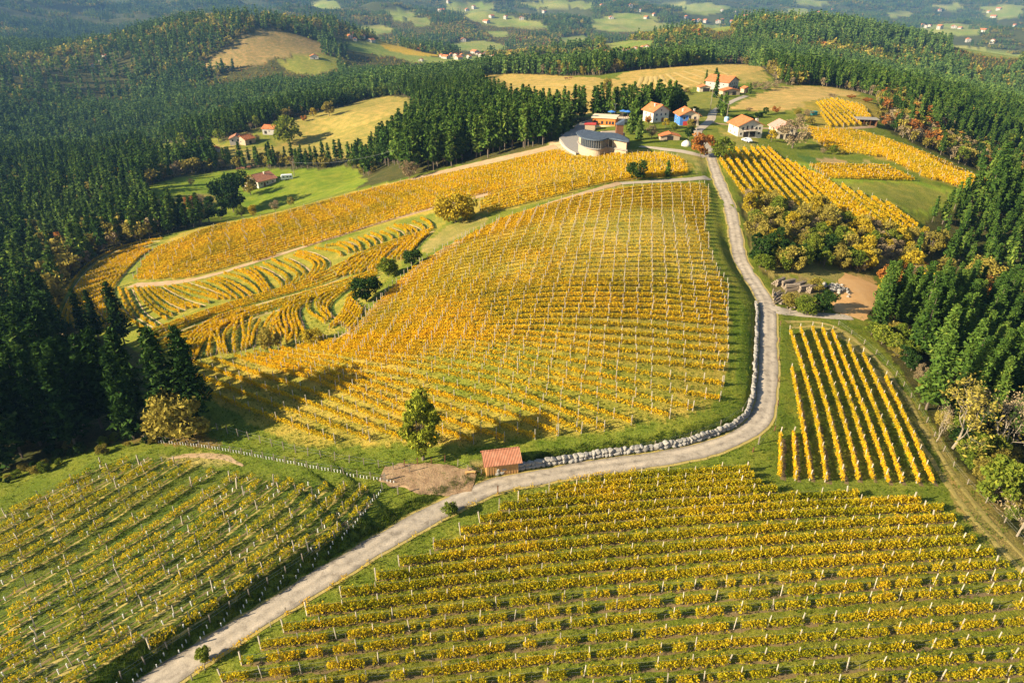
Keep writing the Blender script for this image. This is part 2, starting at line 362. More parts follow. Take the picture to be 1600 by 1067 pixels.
# ------------------------------------------------------------------ ground zones
ZONES = []        # (ground polygon, colour a, colour b, softness)
def zone(px, a, b, n=1, jit=1.0):
    p = G(smooth(np.array(S(px) + S(px)[:1]), n))
    ZONES.append((p[:, :2], np.array(a), np.array(b), jit)); return p
GRASS = (.085, .130, .010); GRASS2 = (.145, .165, .018)
DRY = (.30, .235, .07); DRY2 = (.40, .30, .09)
FOREST = (.032, .042, .012); FOREST2 = (.065, .06, .02)
HAY = (.46, .31, .085); HAY2 = (.36, .25, .07)
DIRT = (.30, .20, .11); DIRT2 = (.42, .30, .17)
OPEN = []         # open land (no forest trees): ground polygons
def opn(px, n=1):
    p = G(smooth(np.array(S(px) + S(px)[:1]), n))[:, :2]; OPEN.append(p); return p

# the spur with the vineyards and the hamlet
RIDGE = '-600,900 -300,820 0,742 110,708 215,686 330,672 300,640 292,600 262,572 215,545 100,508 80,498 92,462 118,428 170,392 240,372 330,350 420,335 450,318 570,293 640,276 720,258 800,240 868,225 860,205 905,192 950,187 1060,186 1064,176 1000,176 970,178 925,182 860,188 800,178 765,150 745,119 800,116 930,120 970,112 1060,105 1120,99 1185,103 1200,112 1218,135 1280,133 1365,148 1372,160 1370,195 1420,222 1490,252 1562,288 1530,306 1436,348 1432,366 1340,352 1290,335 1230,318 1170,300 1150,305 1162,350 1168,385 1195,440 1230,425 1300,430 1390,430 1372,470 1352,505 1372,535 1420,595 1475,690 1540,780 1600,850 1700,960 1900,1150 1500,1500 100,1500 -600,1300'
opn(RIDGE, 1)
opn('226,292 300,272 400,262 470,266 555,258 580,290 470,318 440,338 330,350 250,340 232,318')            # meadow with the low farmhouse
opn('330,228 370,212 440,190 480,180 590,150 640,152 655,180 625,215 575,248 480,254 400,255 340,262')       # slope meadow
opn('160,250 215,238 240,236 215,232 300,222 345,214 330,240 250,252 165,262')
opn('296,112 340,85 395,48 420,45 505,68 512,82 480,92 430,88 420,100 350,108')                               # clear-felled hill
opn('432,98 475,84 525,88 532,105 500,118 455,115')
# far meadows
FARM = ['530,68 600,62 640,80 692,88 640,92 560,84', '690,92 720,86 790,92 760,106 690,104', '700,70 740,62 790,70 790,80 720,82', '840,98 930,88 990,92 960,100 880,108',
        '700,5 760,2 800,30 860,40 850,48 760,42 720,22', '930,30 990,18 1030,22 1020,48 960,52 920,45', '800,4 880,0 900,10 840,16', '560,40 600,38 620,52 570,58', '618,88 660,86 705,94 700,102 640,98', '695,98 750,95 760,102 700,106', '786,30 820,28 856,42 840,48 800,42', '739,17 760,14 786,24 760,28', '881,3 910,1 938,10 915,16', '834,90 880,88 918,92 900,106 850,106', '911,88 950,84 968,92 930,99', '690,8 716,5 722,18 700,20', '640,30 665,26 680,40 650,44', '870,60 910,54 930,64 890,72', '760,50 790,48 800,58 770,60', '1030,8 1060,2 1080,6 1050,14', '1240,2 1290,0 1300,8 1250,10', '1380,20 1420,16 1430,26 1390,30',
        '1000,40 1060,36 1150,40 1140,50 1040,52 1000,50', '1060,10 1100,4 1150,12 1120,24 1070,22', '1200,22 1240,12 1270,16 1260,30 1230,32', '1440,40 1510,36 1540,50 1480,60 1430,52',
        '1460,10 1500,5 1510,14 1470,18', '1530,12 1600,4 1600,28 1550,32', '1020,86 1085,66 1060,84 1000,98 ', '940,68 1010,62 1030,70 960,80', '1470,70 1600,82 1600,94 1540,90', '600,20 640,14 660,30 620,36', '480,4 520,0 540,12 500,18']
_farp = [opn(f, 1) for f in FARM]

def shade_ground():
    wx = GX + (fbm(GX / 5, GY / 5, 31) - .5) * np.clip(_rr / 60, 1.2, 40); wy = GY + (fbm(GX / 5, GY / 5, 41) - .5) * np.clip(_rr / 60, 1.2, 40)
    n = fbm(GX / 9, GY / 9, 51)[..., None]; n2 = fbm(GX / 45, GY / 45, 61)[..., None]
    c = np.array(FOREST) * (1 - n) + np.array(FOREST2) * n
    far = sstep(1800, 3200, _rr)[..., None]
    c = c * (1 - far) + (np.array((.028, .045, .016)) * (1 - n2) + np.array((.060, .070, .022)) * n2) * far
    for p in OPEN[:4]:
        m = inpoly(wx, wy, p)[..., None]; g = np.clip(n2 * 1.4 - .2, 0, 1)
        c = np.where(m, np.array(GRASS) * (1 - g) + np.array(GRASS2) * g, c)
    for p in _farp:
        m = inpoly(wx, wy, p)[..., None]; g = np.clip(n2 * 2 - .5, 0, 1)
        c = np.where(m, np.array((.15, .21, .035)) * (1 - g) + np.array((.27, .255, .07)) * g, c)
    for p, a, b, j in ZONES:
        x = GX + (wx - GX) * j; y = GY + (wy - GY) * j
        m = inpoly(x, y, p)[..., None]; g = np.clip((n * .6 + n2 * .4) * 2.2 - .6, 0, 1)
        c = np.where(m, a * (1 - g) + b * g, c)
    return c

zone('226,292 300,272 400,262 470,266 555,258 580,290 470,318 440,338 330,350 250,340 232,318', (.12, .185, .012), (.17, .195, .017))
zone('300,330 250,335 235,310 280,305 330,300 350,320', (.20, .17, .04), (.25, .19, .05))
zone('330,228 370,212 440,190 480,180 590,150 640,152 655,180 625,215 575,248 480,254 400,255 340,262', (.22, .19, .04), (.30, .23, .06))
zone('340,224 400,206 450,192 470,200 440,225 380,235', (.14, .17, .02), (.2, .19, .03))
zone('500,190 600,160 640,160 600,185 520,212', (.36, .26, .07), (.30, .23, .06))
zone('160,250 215,238 300,222 345,214 330,240 250,252', (.16, .17, .02), (.22, .19, .03))
zone('296,112 340,85 395,48 420,45 505,68 512,82 480,92 430,88 420,100 350,108', (.30, .20, .08), (.22, .16, .06))
zone('432,98 475,84 525,88 532,105 500,118 455,115', (.18, .20, .03), (.24, .22, .04))
zone('590,64 620,70 660,82 695,88 650,88 600,78', (.50, .32, .03), (.46, .30, .03))                       # far golden vineyard
# hay and stubble fields behind the hamlet
zone('745,119 800,115 870,118 930,122 985,128 990,160 925,180 860,186 800,176 765,150', HAY, HAY2)
zone('965,132 970,112 1060,105 1120,99 1185,102 1200,112 1150,120 1100,132 1040,150 1000,170 980,172 975,150', (.46, .30, .085), (.38, .27, .075))
zone('1150,120 1195,108 1205,125 1160,132', (.28, .23, .06), (.34, .25, .07))
zone('1140,170 1170,152 1215,136 1280,134 1365,148 1290,152 1245,172 1180,174', (.45, .30, .10), (.37, .25, .08))
zone('1255,160 1290,152 1370,150 1372,200 1290,202 1262,196', (.24, .19, .03), (.30, .22, .04))
# vineyards
VY = (.24, .21, .03); VY2 = (.36, .27, .05)
zone('205,440 222,400 250,376 330,350 420,335 530,305 640,278 750,256 850,235 870,228 960,232 1045,236 1078,250 1082,272 990,282 930,292 850,314 760,338 700,330 600,348 500,380 400,410 300,437', (.34, .25, .04), (.26, .21, .035))
zone('84,500 95,462 120,428 172,393 240,374 255,374 215,410 200,442 300,440 400,412 500,382 600,350 680,328 700,345 680,362 600,440 540,520 420,552 300,570 240,560 215,540', (.14, .17, .018), (.27, .23, .035))
zone('200,442 215,412 248,376 258,372 240,400 216,440', (.14, .17, .02), (.18, .18, .03))
zone('300,570 400,553 540,530 585,480 640,425 700,388 780,347 850,320 930,297 990,288 1100,283 1112,300 1104,350 1114,411 1141,448 1141,539 1127,627 1063,652 935,676 817,690 732,697 590,694 489,698 428,682 330,625 295,590', VY, VY2)
zone('630,560 800,540 960,560 1080,600 1000,650 850,650 700,620', (.19, .20, .024), (.27, .23, .035))
zone('900,340 1060,330 1110,400 1120,450 900,440 760,450 800,390', (.32, .26, .045), (.40, .30, .06))
zone('1122,252 1140,230 1200,230 1225,250 1300,285 1330,298 1435,340 1430,362 1290,330 1160,302', (.16, .20, .02), (.23, .22, .03))
zone('1230,250 1300,262 1420,278 1520,302 1436,345 1330,298', (.15, .25, .016), (.21, .245, .024))
zone('1300,285 1420,284 1500,304 1440,335 1360,312', (.22, .20, .04), (.16, .18, .02))
zone('1262,258 1388,262 1426,281 1292,277', (.16, .16, .02), (.22, .18, .03))
zone('1278,248 1316,247 1321,258 1290,259', (.36, .24, .12), (.32, .22, .10))
zone('1240,243 1272,244 1282,257 1258,254', (.045, .11, .02), (.06, .12, .02))
zone('1346,250 1372,256 1376,263 1358,262', (.32, .25, .09), (.36, .26, .1))
zone('1256,198 1330,200 1400,222 1470,250 1560,288 1530,302 1440,275 1380,245 1290,235 1265,215', (.28, .22, .04), (.24, .19, .035))
# foreground vineyards
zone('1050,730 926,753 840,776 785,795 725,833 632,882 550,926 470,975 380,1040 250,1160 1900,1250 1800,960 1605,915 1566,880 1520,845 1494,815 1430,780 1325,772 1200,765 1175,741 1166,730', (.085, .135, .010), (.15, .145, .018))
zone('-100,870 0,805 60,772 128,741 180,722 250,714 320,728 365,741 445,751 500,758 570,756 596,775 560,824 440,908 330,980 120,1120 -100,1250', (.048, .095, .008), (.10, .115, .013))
zone('1222,510 1300,508 1385,580 1462,752 1210,752 1216,660', (.085, .135, .010), (.12, .14, .014))
# verges, dry ends, bare ground
zone('1105,285 1120,300 1112,350 1122,410 1148,450 1148,540 1134,630 1180,640 1186,520 1184,470 1145,395 1137,350 1122,300', (.12, .165, .012), (.21, .19, .026))
zone('1125,470 1150,460 1176,500 1170,600 1145,600 1150,520', (.09, .145, .010), (.12, .155, .012))
zone('250,712 340,706 380,722 330,730 280,722', (.30, .25, .08), (.24, .22, .05))
zone('1470,690 1500,720 1560,800 1620,870 1600,900 1540,840 1480,780', (.24, .19, .05), (.30, .21, .07))
zone('1225,505 1300,500 1400,590 1480,700 1560,800 1540,800 1455,700 1380,600 1310,520', (.28, .21, .06), (.22, .19, .04))
zone('1040,238 1100,240 1104,270 1085,272 1078,250', (.20, .20, .04), (.3, .24, .08))
zone('860,222 880,215 905,238 880,248 862,232', (.45, .36, .22), (.4, .3, .16))
zone('1160,300 1240,320 1440,360 1420,420 1330,440 1230,430 1190,430 1168,380', (.18, .17, .04), (.28, .22, .07))
zone('1300,445 1325,432 1370,430 1365,455 1340,475 1335,500 1302,490', (.46, .25, .09), (.52, .31, .12))
zone('1205,445 1240,432 1280,440 1290,490 1250,485 1225,470', (.24, .17, .09), (.16, .13, .05))
zone('170,690 300,670 360,690 330,700 230,692', (.20, .12, .04), (.14, .11, .03))
zone('690,745 745,715 770,735 740,750', (.22, .19, .05), (.3, .22, .1))
zone('700,352 760,336 770,345 700,378 668,396 655,388', (.34, .26, .10), (.24, .2, .05))
zone('1060,150 1110,140 1150,160 1130,185 1080,190 1062,170', (.15, .17, .025), (.2, .19, .035))
zone('1120,205 1140,195 1200,228 1140,230', (.28, .24, .06), (.2, .19, .03))

# the ground sheet
gm, t, out = nodes('ground_cover')
vc = N(t, 'ShaderNodeVertexColor', layer_name='Col'); ge = N(t, 'ShaderNodeNewGeometry'); pos = ge.outputs['Position']
f1 = noise_n(t, pos, 1.6, 6, .7); f2 = noise_n(t, pos, .22, 4, .6); f3 = noise_n(t, pos, 6.0, 3, .6)
c = mixc(t, ramp(t, f1, [(.33, (0, 0, 0)), (.68, (1, 1, 1))]), vc.outputs[0], mixc(t, .8, vc.outputs[0], (.20, .16, .05), 'ADD'))
cm = mixc(t, .35, vc.outputs[0], c)
dk = mixc(t, ramp(t, f3, [(.30, (.42, .45, .38)), (.62, (1.12, 1.08, 1.0))]), vc.outputs[0], vc.outputs[0])
r3 = ramp(t, f3, [(.30, (.42, .47, .38)), (.62, (1.2, 1.16, 1.1))]); r2 = ramp(t, f2, [(.3, (.66, .80, .66)), (.52, (1, 1, 1)), (.72, (1.45, 1.22, 1.25))])
cm = mixc(t, 1.0, mixc(t, 1.0, cm, r3, 'MULTIPLY'), r2, 'MULTIPLY')
pb = N(t, 'ShaderNodeBsdfPrincipled', Roughness=.95); pb.inputs['Specular IOR Level'].default_value = .05
t.links.new(cm, pb.inputs['Base Color'])
bp = N(t, 'ShaderNodeBump', Strength=.9, Distance=.22); t.links.new(f1, bp.inputs['Height']); t.links.new(bp.outputs[0], pb.inputs['Normal'])
t.links.new(pb.outputs[0], out.inputs[0])
_nr, _nt = GX.shape
_id = np.arange(_nr * _nt).reshape(_nr, _nt)
_q = np.stack([_id[:-1, :-1], _id[1:, :-1], _id[1:, 1:], _id[:-1, 1:]], -1).reshape(-1, 4)[:, ::-1]
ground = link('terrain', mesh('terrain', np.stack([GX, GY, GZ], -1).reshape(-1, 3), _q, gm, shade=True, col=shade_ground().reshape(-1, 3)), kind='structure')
ground['label'] = 'rolling hillside of meadows, vineyards and forest floor'

# ------------------------------------------------------------------ roads, tracks and other sheets laid on the ground
def ribbon(name, line, width, mat, lift=.05, step=1.0, rag=.0, label=None, px=True, across=3, crown=0.0):
    p = G(smooth(np.array(S(line) if isinstance(line, str) else line), 2)) if px else np.asarray(line, float)
    p = resample(p, step); n = len(p)
    d = np.gradient(p[:, :2], axis=0); d /= np.linalg.norm(d, axis=1)[:, None] + 1e-9
    nx = np.stack([d[:, 1], -d[:, 0]], 1); V = []; F = []
    s = np.arange(n) * step
    wid = np.interp(np.linspace(0, 1, n), np.linspace(0, 1, len(width)), width) if hasattr(width, '__len__') else np.full(n, float(width))
    for k in range(across + 1):
        q = k / across * 2 - 1
        j = rag * (fbm(s / 2.2, s * 0 + k * 9.7 + len(name), 77) - .5) * 2 if k in (0, across) else 0
        xy = p[:, :2] + nx * (q * wid / 2 + j)[:, None]
        z = height(xy[:, 0], xy[:, 1]) + lift * (1 if 0 < k < across else .55) + crown * (1 - q * q)
        V.append(np.concatenate([xy, z[:, None]], 1))
    V = np.stack(V, 1).reshape(-1, 3); a = across + 1
    i = np.arange(n - 1)[:, None] * a + np.arange(across)[None]; i = i.ravel()
    o = link(name, mesh(name, V, np.stack([i, i + 1, i + a + 1, i + a], 1), mat, shade=True), kind='structure')
    if label: o['label'] = label
    return o
M['asphalt'] = solid('worn_concrete_lane', [(0, (.24, .195, .14)), (.35, (.34, .28, .205)), (.6, (.42, .345, .255)), (1, (.52, .43, .32))], .55, rough=.9, bump=.25, tintw=.0)
M['dirt'] = solid('pale_dirt', [(0, (.22, .135, .065)), (.5, (.38, .255, .135)), (1, (.52, .385, .23))], .35, bump=.6, tintw=.0)
M['ochre'] = solid('ochre_dirt', [(0, (.36, .18, .06)), (.5, (.54, .30, .11)), (1, (.64, .42, .20))], .3, bump=.6, tintw=0)
M['hay'] = solid('mown_hay', [(0, (.36, .24, .06)), (1, (.56, .40, .13))], .5, bump=.4, tintw=0)
M['drygrass'] = solid('dry_grass', [(0, (.22, .17, .04)), (.5, (.34, .26, .07)), (1, (.46, .34, .12))], .9, bump=.7, tintw=0)
M['yard'] = solid('yard_earth', [(.1, (.10, .06, .03)), (.35, (.24, .15, .08)), (.6, (.36, .24, .13)), (.9, (.46, .34, .21))], .9, bump=1.0, tintw=0)
def lane(name, c, w, mat, lift):
    p = np.asarray(c); d = np.gradient(p[:, :2], axis=0); d /= np.linalg.norm(d, axis=1)[:, None]
    nx = np.stack([d[:, 1], -d[:, 0]], 1); n = len(p); V = []; s = np.arange(n)
    QS = (-1, -.8, -.55, -.3, 0, .3, .55, .8, 1); C = []
    for k, q in enumerate(QS):
        wear = np.array(dict(zip(QS, (.55, .78, 1.06, .98, .80, .98, 1.06, .78, .55)))[q]) * (.72 + .56 * fbm(s / 4.0, s * 0 + q * 1.7, 93))
        C.append(np.stack([wear * e for e in (.37, .305, .225)], 1))
        j = (fbm(s / 3.0, s * 0 + k * 5.1, 91) - .5) * .7 if abs(q) == 1 else 0
        xy = p[:, :2] + nx * (q * w + j)[:, None] if hasattr(j, 'shape') else p[:, :2] + nx * q * w
        V.append(np.concatenate([xy, (p[:, 2] + lift - .03 * abs(q))[:, None]], 1))
    V = np.stack(V, 1).reshape(-1, 3); i = (np.arange(n - 1)[:, None] * 9 + np.arange(8)[None]).ravel()
    return link(name, mesh(name, V, np.stack([i, i + 1, i + 10, i + 9], 1), mat, shade=True, col=np.stack(C, 1).reshape(-1, 3)), kind='structure')
lm, t, out = nodes('worn_lane'); vc = N(t, 'ShaderNodeVertexColor', layer_name='Col'); ge = N(t, 'ShaderNodeNewGeometry')
f1 = noise_n(t, ge.outputs['Position'], .9, 6, .7); f2 = noise_n(t, ge.outputs['Position'], 7, 4, .7)
lc = mixc(t, 1.0, mixc(t, 1.0, vc.outputs[0], ramp(t, f1, [(.35, (.62, .60, .58)), (.5, (1, 1, 1)), (.7, (1.18, 1.15, 1.1))]), 'MULTIPLY'), ramp(t, f2, [(.35, (.8, .8, .8)), (.65, (1.1, 1.1, 1.1))]), 'MULTIPLY')
pb = N(t, 'ShaderNodeBsdfPrincipled', Roughness=.92); t.links.new(lc, pb.inputs['Base Color']); bp = N(t, 'ShaderNodeBump', Strength=.35, Distance=.06); t.links.new(f2, bp.inputs['Height']); t.links.new(bp.outputs[0], pb.inputs['Normal']); t.links.new(pb.outputs[0], out.inputs[0]); M['lane'] = lm
rd = lane('road', ROAD_C, ROAD_W, M['lane'], 0.0); rd['label'] = 'pale single-track lane winding up through the vineyards'
rs = lane('road_shoulder', ROAD_C, ROAD_W + .42, M['drygrass'], -.045)
ribbon('side_road', '1200,482 1222,486 1250,491 1290,494 1330,496', [4.5, 2.8, 2.6, 2.6, 2.2], M['asphalt'], .10, rag=.2)
ribbon('winery_road', '1104,246 1085,241 1062,236 1040,234 1020,231 1000,229', [4, 4, 4.5, 4, 3, 2], M['asphalt'], .10)
ribbon('hamlet_road', '1108,238 1100,222 1086,208 1098,198 1112,188 1112,178 1122,170 1136,163 1150,156 1166,150', 3.6, M['asphalt'], .12)
ribbon('house_track', '1112,192 1135,195 1160,198 1187,201 1220,201 1255,200 1290,202 1330,201 1366,198', 2.4, M['dirt'], .10)
M['fence_wood'] = solid('fence_wood', [(0, (.14, .11, .08)), (1, (.36, .30, .23))], 3)
M['logwood'] = solid('log_wood', [(0, (.12, .09, .065)), (.6, (.25, .195, .14)), (1, (.40, .32, .23))], 3, bump=.5)
ribbon('field_track', '206,446 250,444 300,438 340,428 400,409 450,394 500,378 560,359 600,346 650,333 692,320 730,312', [3.4, 3, 2.6, 2.4, 2.4, 2.4, 2.6, 3], M['dirt'], .10, rag=.5)
ribbon('upper_track', '452,332 500,318 570,300 640,283 720,263 800,245 868,229', [3, 8, 8.5, 8, 8, 9, 8], M['dirt'], .12, rag=.8)
ribbon('middle_track', '520,535 560,512 590,482 625,445 665,412 705,384 760,358 820,332 880,312 930,297 970,286', [1.5, 2.5, 3, 3.2, 3, 2.6, 2.4, 2.4, 2.4, 2.6, 3], M['dirt'], .10, rag=.4)
ribbon('cross_track', '970,287 1020,284 1070,281 1106,278', 2.6, M['asphalt'], .12, rag=.3)
ribbon('turning_patch', '735,308 750,304 765,300', [6, 9, 7], M['dirt'], .10, rag=.8)
ribbon('yard_ground', '596,742 640,745 690,752 740,758', [2.5, 5.5, 6.5, 3], M['yard'], .13, step=.4, rag=1.3, across=12)
ribbon('ochre_yard', '1350,438 1342,455 1332,475 1326,494', [9, 9, 7.5, 6], M['ochre'], .10, rag=.7)
ribbon('grass_track', '1228,503 1290,503 1330,525 1380,570 1420,625 1462,700 1510,775 1560,830 1620,890 1700,980', .9, M['drygrass'], .06, rag=.35)
ribbon('grass_track.001', '1236,512 1290,509 1322,530 1366,574 1405,632 1447,706 1494,780 1545,838 1600,896', .8, M['drygrass'], .06, rag=.35)
ribbon('headland_path', '262,716 300,711 335,712 365,720 380,728', [.4, 1.0, 1.1, .9, .3], M['dirt'], .06, rag=.4)
for k, l in enumerate(['985,143 998,133 1003,121', '1000,146 1008,132 1012,120', '1018,147 1016,134 1018,120', '1040,146 1026,134 1024,120', '1060,142 1040,132 1032,118', '1078,137 1056,128 1042,116',
                       '1096,132 1074,124 1054,114', '1112,127 1092,120 1068,112', '1128,123 1110,116 1084,109', '1140,119 1126,112 1100,106', '770,140 810,135 870,134 930,136', '800,128 840,124 890,125', '840,146 880,141 930,139']):
    ribbon('mown_swathe' if k == 0 else 'mown_swathe.%03d' % k, l, 2.6, M['hay'], .25, step=3, rag=.5)
# ------------------------------------------------------------------ foliage cards
def cards(c, size, asp=1.5, up=0.0, rg=rng, tri=False):
    """diamond leaf faces with random facing round the centres c (n,3); size (n,)"""
    n = len(c); a = rg.normal(size=(n, 3)); a[:, 2] += up * rg.choice([-1, 1], n); a /= np.linalg.norm(a, axis=1)[:, None] + 1e-9
    b = rg.normal(size=(n, 3)); b -= (b * a).sum(1)[:, None] * a; b /= np.linalg.norm(b, axis=1)[:, None] + 1e-9
    k = np.cross(a, b); s = np.asarray(size)[:, None]
    if tri:
        v = np.stack([c - b * s * asp * .5 - k * s * .45, c - b * s * asp * .5 + k * s * .45, c + b * s * asp * .6], 1).reshape(-1, 3)
        return v, np.arange(3 * n).reshape(n, 3)
    v = np.stack([c - b * s * asp / 2, c + k * s / 2 + b * s * .1, c + b * s * asp / 2, c - k * s / 2 - b * s * .1], 1).reshape(-1, 3)
    f = np.arange(4 * n).reshape(n, 4); return v, f
ORD = ['', 'first', 'second', 'third', 'fourth', 'fifth', 'sixth', 'seventh', 'eighth', 'ninth', 'tenth', 'eleventh', 'twelfth', 'thirteenth', 'fourteenth', 'fifteenth', 'sixteenth', 'seventeenth', 'eighteenth', 'nineteenth']
TENS = {2: 'twent', 3: 'thirt', 4: 'fort', 5: 'fift', 6: 'sixt', 7: 'sevent', 8: 'eight', 9: 'ninet'}
def ordn(n):
    if n < 20: return ORD[n]
    if n >= 100: return 'hundredth' if n == 100 else 'hundred-and-' + ordn(n - 100)
    a, b = divmod(n, 10)
    return TENS[a] + ('ieth' if b == 0 else 'y-' + ORD[b])

def post_mesh(name, h, r, mat):
    b = MB(); b.box(-r, r, -r, r, -.25, h, .4); b.box(-r * 1.05, r * 1.05, -r * 1.05, r * 1.05, h - .06, h, .8); return b.me(name, mat)
POST_A = post_mesh('post', 1.75, .045, M['post']); POST_E = post_mesh('end_post', 1.85, .065, M['post'])
tb = MB(); tb.tube([(0, 0, -.02), (0, 0, .55)], .065, 6); TUBE = tb.me('vine_tube', M['tube'])

def clip_runs(p, inside, minlen):
    """runs of consecutive points that lie inside"""
    out = []; i = 0; n = len(p)
    while i < n:
        if inside[i]:
            j = i
            while j < n and inside[j]: j += 1
            if np.linalg.norm(np.diff(p[i:j, :2], axis=0), axis=1).sum() >= minlen: out.append(p[i:j])
            i = j
        else: i += 1
    return out

STRIPS = {}
def vine_row(p, label, group, mat='vine', dens=30, hgt=(.45, 1.5), wid=.28, leaf=.2, post=4.0, own=True, posts_at=None, strip=None, gap=.25, tubes=False, ph=1.75, vig=None, pr=.04):
    """a trellised row along ground points p: leaf wall, posts, tubes"""
    p = resample(p, .5); L = .5 * (len(p) - 1); base = p[0].copy(); s_all = np.arange(len(p)) * .5
    d = np.gradient(p[:, :2], axis=0); d /= np.linalg.norm(d, axis=1)[:, None] + 1e-9
    root = thing('vine_row', label, 'vine row', base, 0, group)
    n = max(8, int(L * dens)); s = rng.uniform(0, L, n)
    wob = fbm(s / 1.1 + base[0] * 3.1, s * 0 + base[1] * 1.7, 15, 3)              # single vines along the row
    big = fbm(s / 9 + base[0], s * 0 + base[1], 25, 2)
    keep = wob > gap * (1.35 - .7 * big)
    if vig is not None:
        x = np.interp(s, s_all, p[:, 0]); y = np.interp(s, s_all, p[:, 1]); keep &= rng.uniform(size=n) < vig(x, y)
    s = s[keep]; wob = wob[keep]; n = len(s)
    x = np.interp(s, s_all, p[:, 0]); y = np.interp(s, s_all, p[:, 1]); dx = np.interp(s, s_all, d[:, 0]); dy = np.interp(s, s_all, d[:, 1])
    top = hgt[1] * (.72 + .55 * wob)
    hh = hgt[0] + (top - hgt[0]) * rng.beta(1.5, 1.15, n)
    lat = rng.normal(0, wid, n) * (1.15 - .35 * (hh - hgt[0]) / (hgt[1] - hgt[0]))
    x = x + dy * lat; y = y - dx * lat
    c = np.stack([x, y, height(x, y) + hh], 1) - base
    v, f = cards(c, leaf * 1.2 * rng.uniform(.6, 1.4, n), 1.1, tri=True)
    tint = np.clip(rng.normal(.5, .24, n) + (wob - .5) * .5, 0, 1)
    link('foliage', mesh('vine_foliage', v, f, M[mat], tint=tint), root, kind='stuff')
    # posts
    if posts_at is not None: sp = np.asarray(posts_at)
    else: sp = np.arange(0, L + .01, post)
    px = np.interp(sp, s_all, p[:, 0]); py = np.interp(sp, s_all, p[:, 1]); pz = height(px, py)
    if own:
        for i in range(len(sp)):
            e = i in (0, len(sp) - 1)
            o = link('end_post' if e else 'post', POST_E if e else POST_A, root, (px[i] - base[0], py[i] - base[1], pz[i] - base[2]))
            o.rotation_euler = (rng.normal(0, .05), rng.normal(0, .05), rng.uniform(0, 1.5))
            o.scale = (1, 1, ph / 1.75 * rng.uniform(.93, 1.07))
    else:
        b = MB()
        for i in range(len(sp)):
            q = (px[i] - base[0], py[i] - base[1], pz[i] - base[2]); k = rng.normal(0, .05, 2); r = pr; hq = ph * rng.uniform(.9, 1.1)
            b.add([(q[0] - r, q[1] - r, q[2] - .2), (q[0] + r, q[1] - r, q[2] - .2), (q[0] + r, q[1] + r, q[2] - .2), (q[0] - r, q[1] + r, q[2] - .2),
                   (q[0] - r + k[0], q[1] - r + k[1], q[2] + hq), (q[0] + r + k[0], q[1] - r + k[1], q[2] + hq), (q[0] + r + k[0], q[1] + r + k[1], q[2] + hq), (q[0] - r + k[0], q[1] + r + k[1], q[2] + hq)],
                  [[4, 5, 6, 7], [0, 1, 5, 4], [1, 2, 6, 5], [2, 3, 7, 6], [3, 0, 4, 7]], float(rng.uniform()))
        if b.v: b.build('post', M['post'], root, kind='stuff')
    # trunks of the vines and the trellis wires
    if own:
        b = MB()
        for q in np.arange(.6, L, 1.3):
            if rng.uniform() < .75:
                vx = np.interp(q, s_all, p[:, 0]); vy = np.interp(q, s_all, p[:, 1]); vz = float(height(vx, vy))
                b.tube([(vx - base[0], vy - base[1], vz - base[2] - .05), (vx - base[0] + rng.normal(0, .06), vy - base[1] + rng.normal(0, .06), vz - base[2] + .45), (vx - base[0] + rng.normal(0, .1), vy - base[1] + rng.normal(0, .1), vz - base[2] + .85)], [.035, .028, .02], 4, float(rng.uniform()), cap=False)
        if b.v: b.build('vine_trunk', M['bark'], root, kind='stuff')
        wq = resample(p, 2.0); z = height(wq[:, 0], wq[:, 1])
        b = MB()
        for hz in (.75, 1.35): b.tube(np.stack([wq[:, 0], wq[:, 1], z + hz], 1) - base, .006, 3, cap=False)
        b.build('wire', M['wire'], root)
    if tubes:
        for q in np.arange(.5, L, .95):
            if rng.uniform() < .62:
                vx = np.interp(q, s_all, p[:, 0]); vy = np.interp(q, s_all, p[:, 1]); vz = float(height(vx, vy))
                o = link('vine_tube', TUBE, root, (vx - base[0] + rng.normal(0, .06), vy - base[1] + rng.normal(0, .06), vz - base[2]))
                o.rotation_euler = (rng.normal(0, .12), rng.normal(0, .12), 0); o.scale = (1, 1, rng.uniform(.7, 1.1))
    if strip: STRIPS.setdefault(strip, []).append(p)
    return root
M['wire'] = solid('wire', [(0, (.3, .3, .3)), (1, (.4, .4, .4))], 1, metal=.6, rough=.5)

def strips(name, rows, width, mat, lift, rag, label, off=0.0):
    V = []; F = []; b = 0
    for p in rows:
        p = resample(p, .7); n = len(p)
        if n < 3: continue
        d = np.gradient(p[:, :2], axis=0); d /= np.linalg.norm(d, axis=1)[:, None]; nx = np.stack([d[:, 1], -d[:, 0]], 1)
        s = np.arange(n) * .7 + rng.uniform(0, 1000)
        for k, q in enumerate((-1, 0, 1)):
            j = (fbm(s / 1.3, s * 0 + q * 31, 7, 3) - .5) * 2 * rag * (1 if q else 0)
            xy = p[:, :2] + nx * (off + q * width / 2 + j)[:, None] if hasattr(j, 'shape') else p[:, :2] + nx * (off + q * width / 2)
            V.append(np.concatenate([xy, (height(xy[:, 0], xy[:, 1]) + (lift if q == 0 else -.03))[:, None]], 1))
        i = np.arange(n - 1)
        for k in (0, 1): F.append(np.stack([b + k * n + i, b + (k + 1) * n + i, b + (k + 1) * n + i + 1, b + k * n + i + 1], 1))
        b += 3 * n
    o = link(name, mesh(name, np.concatenate(V), np.concatenate(F), mat), kind='structure'); o['label'] = label; return o

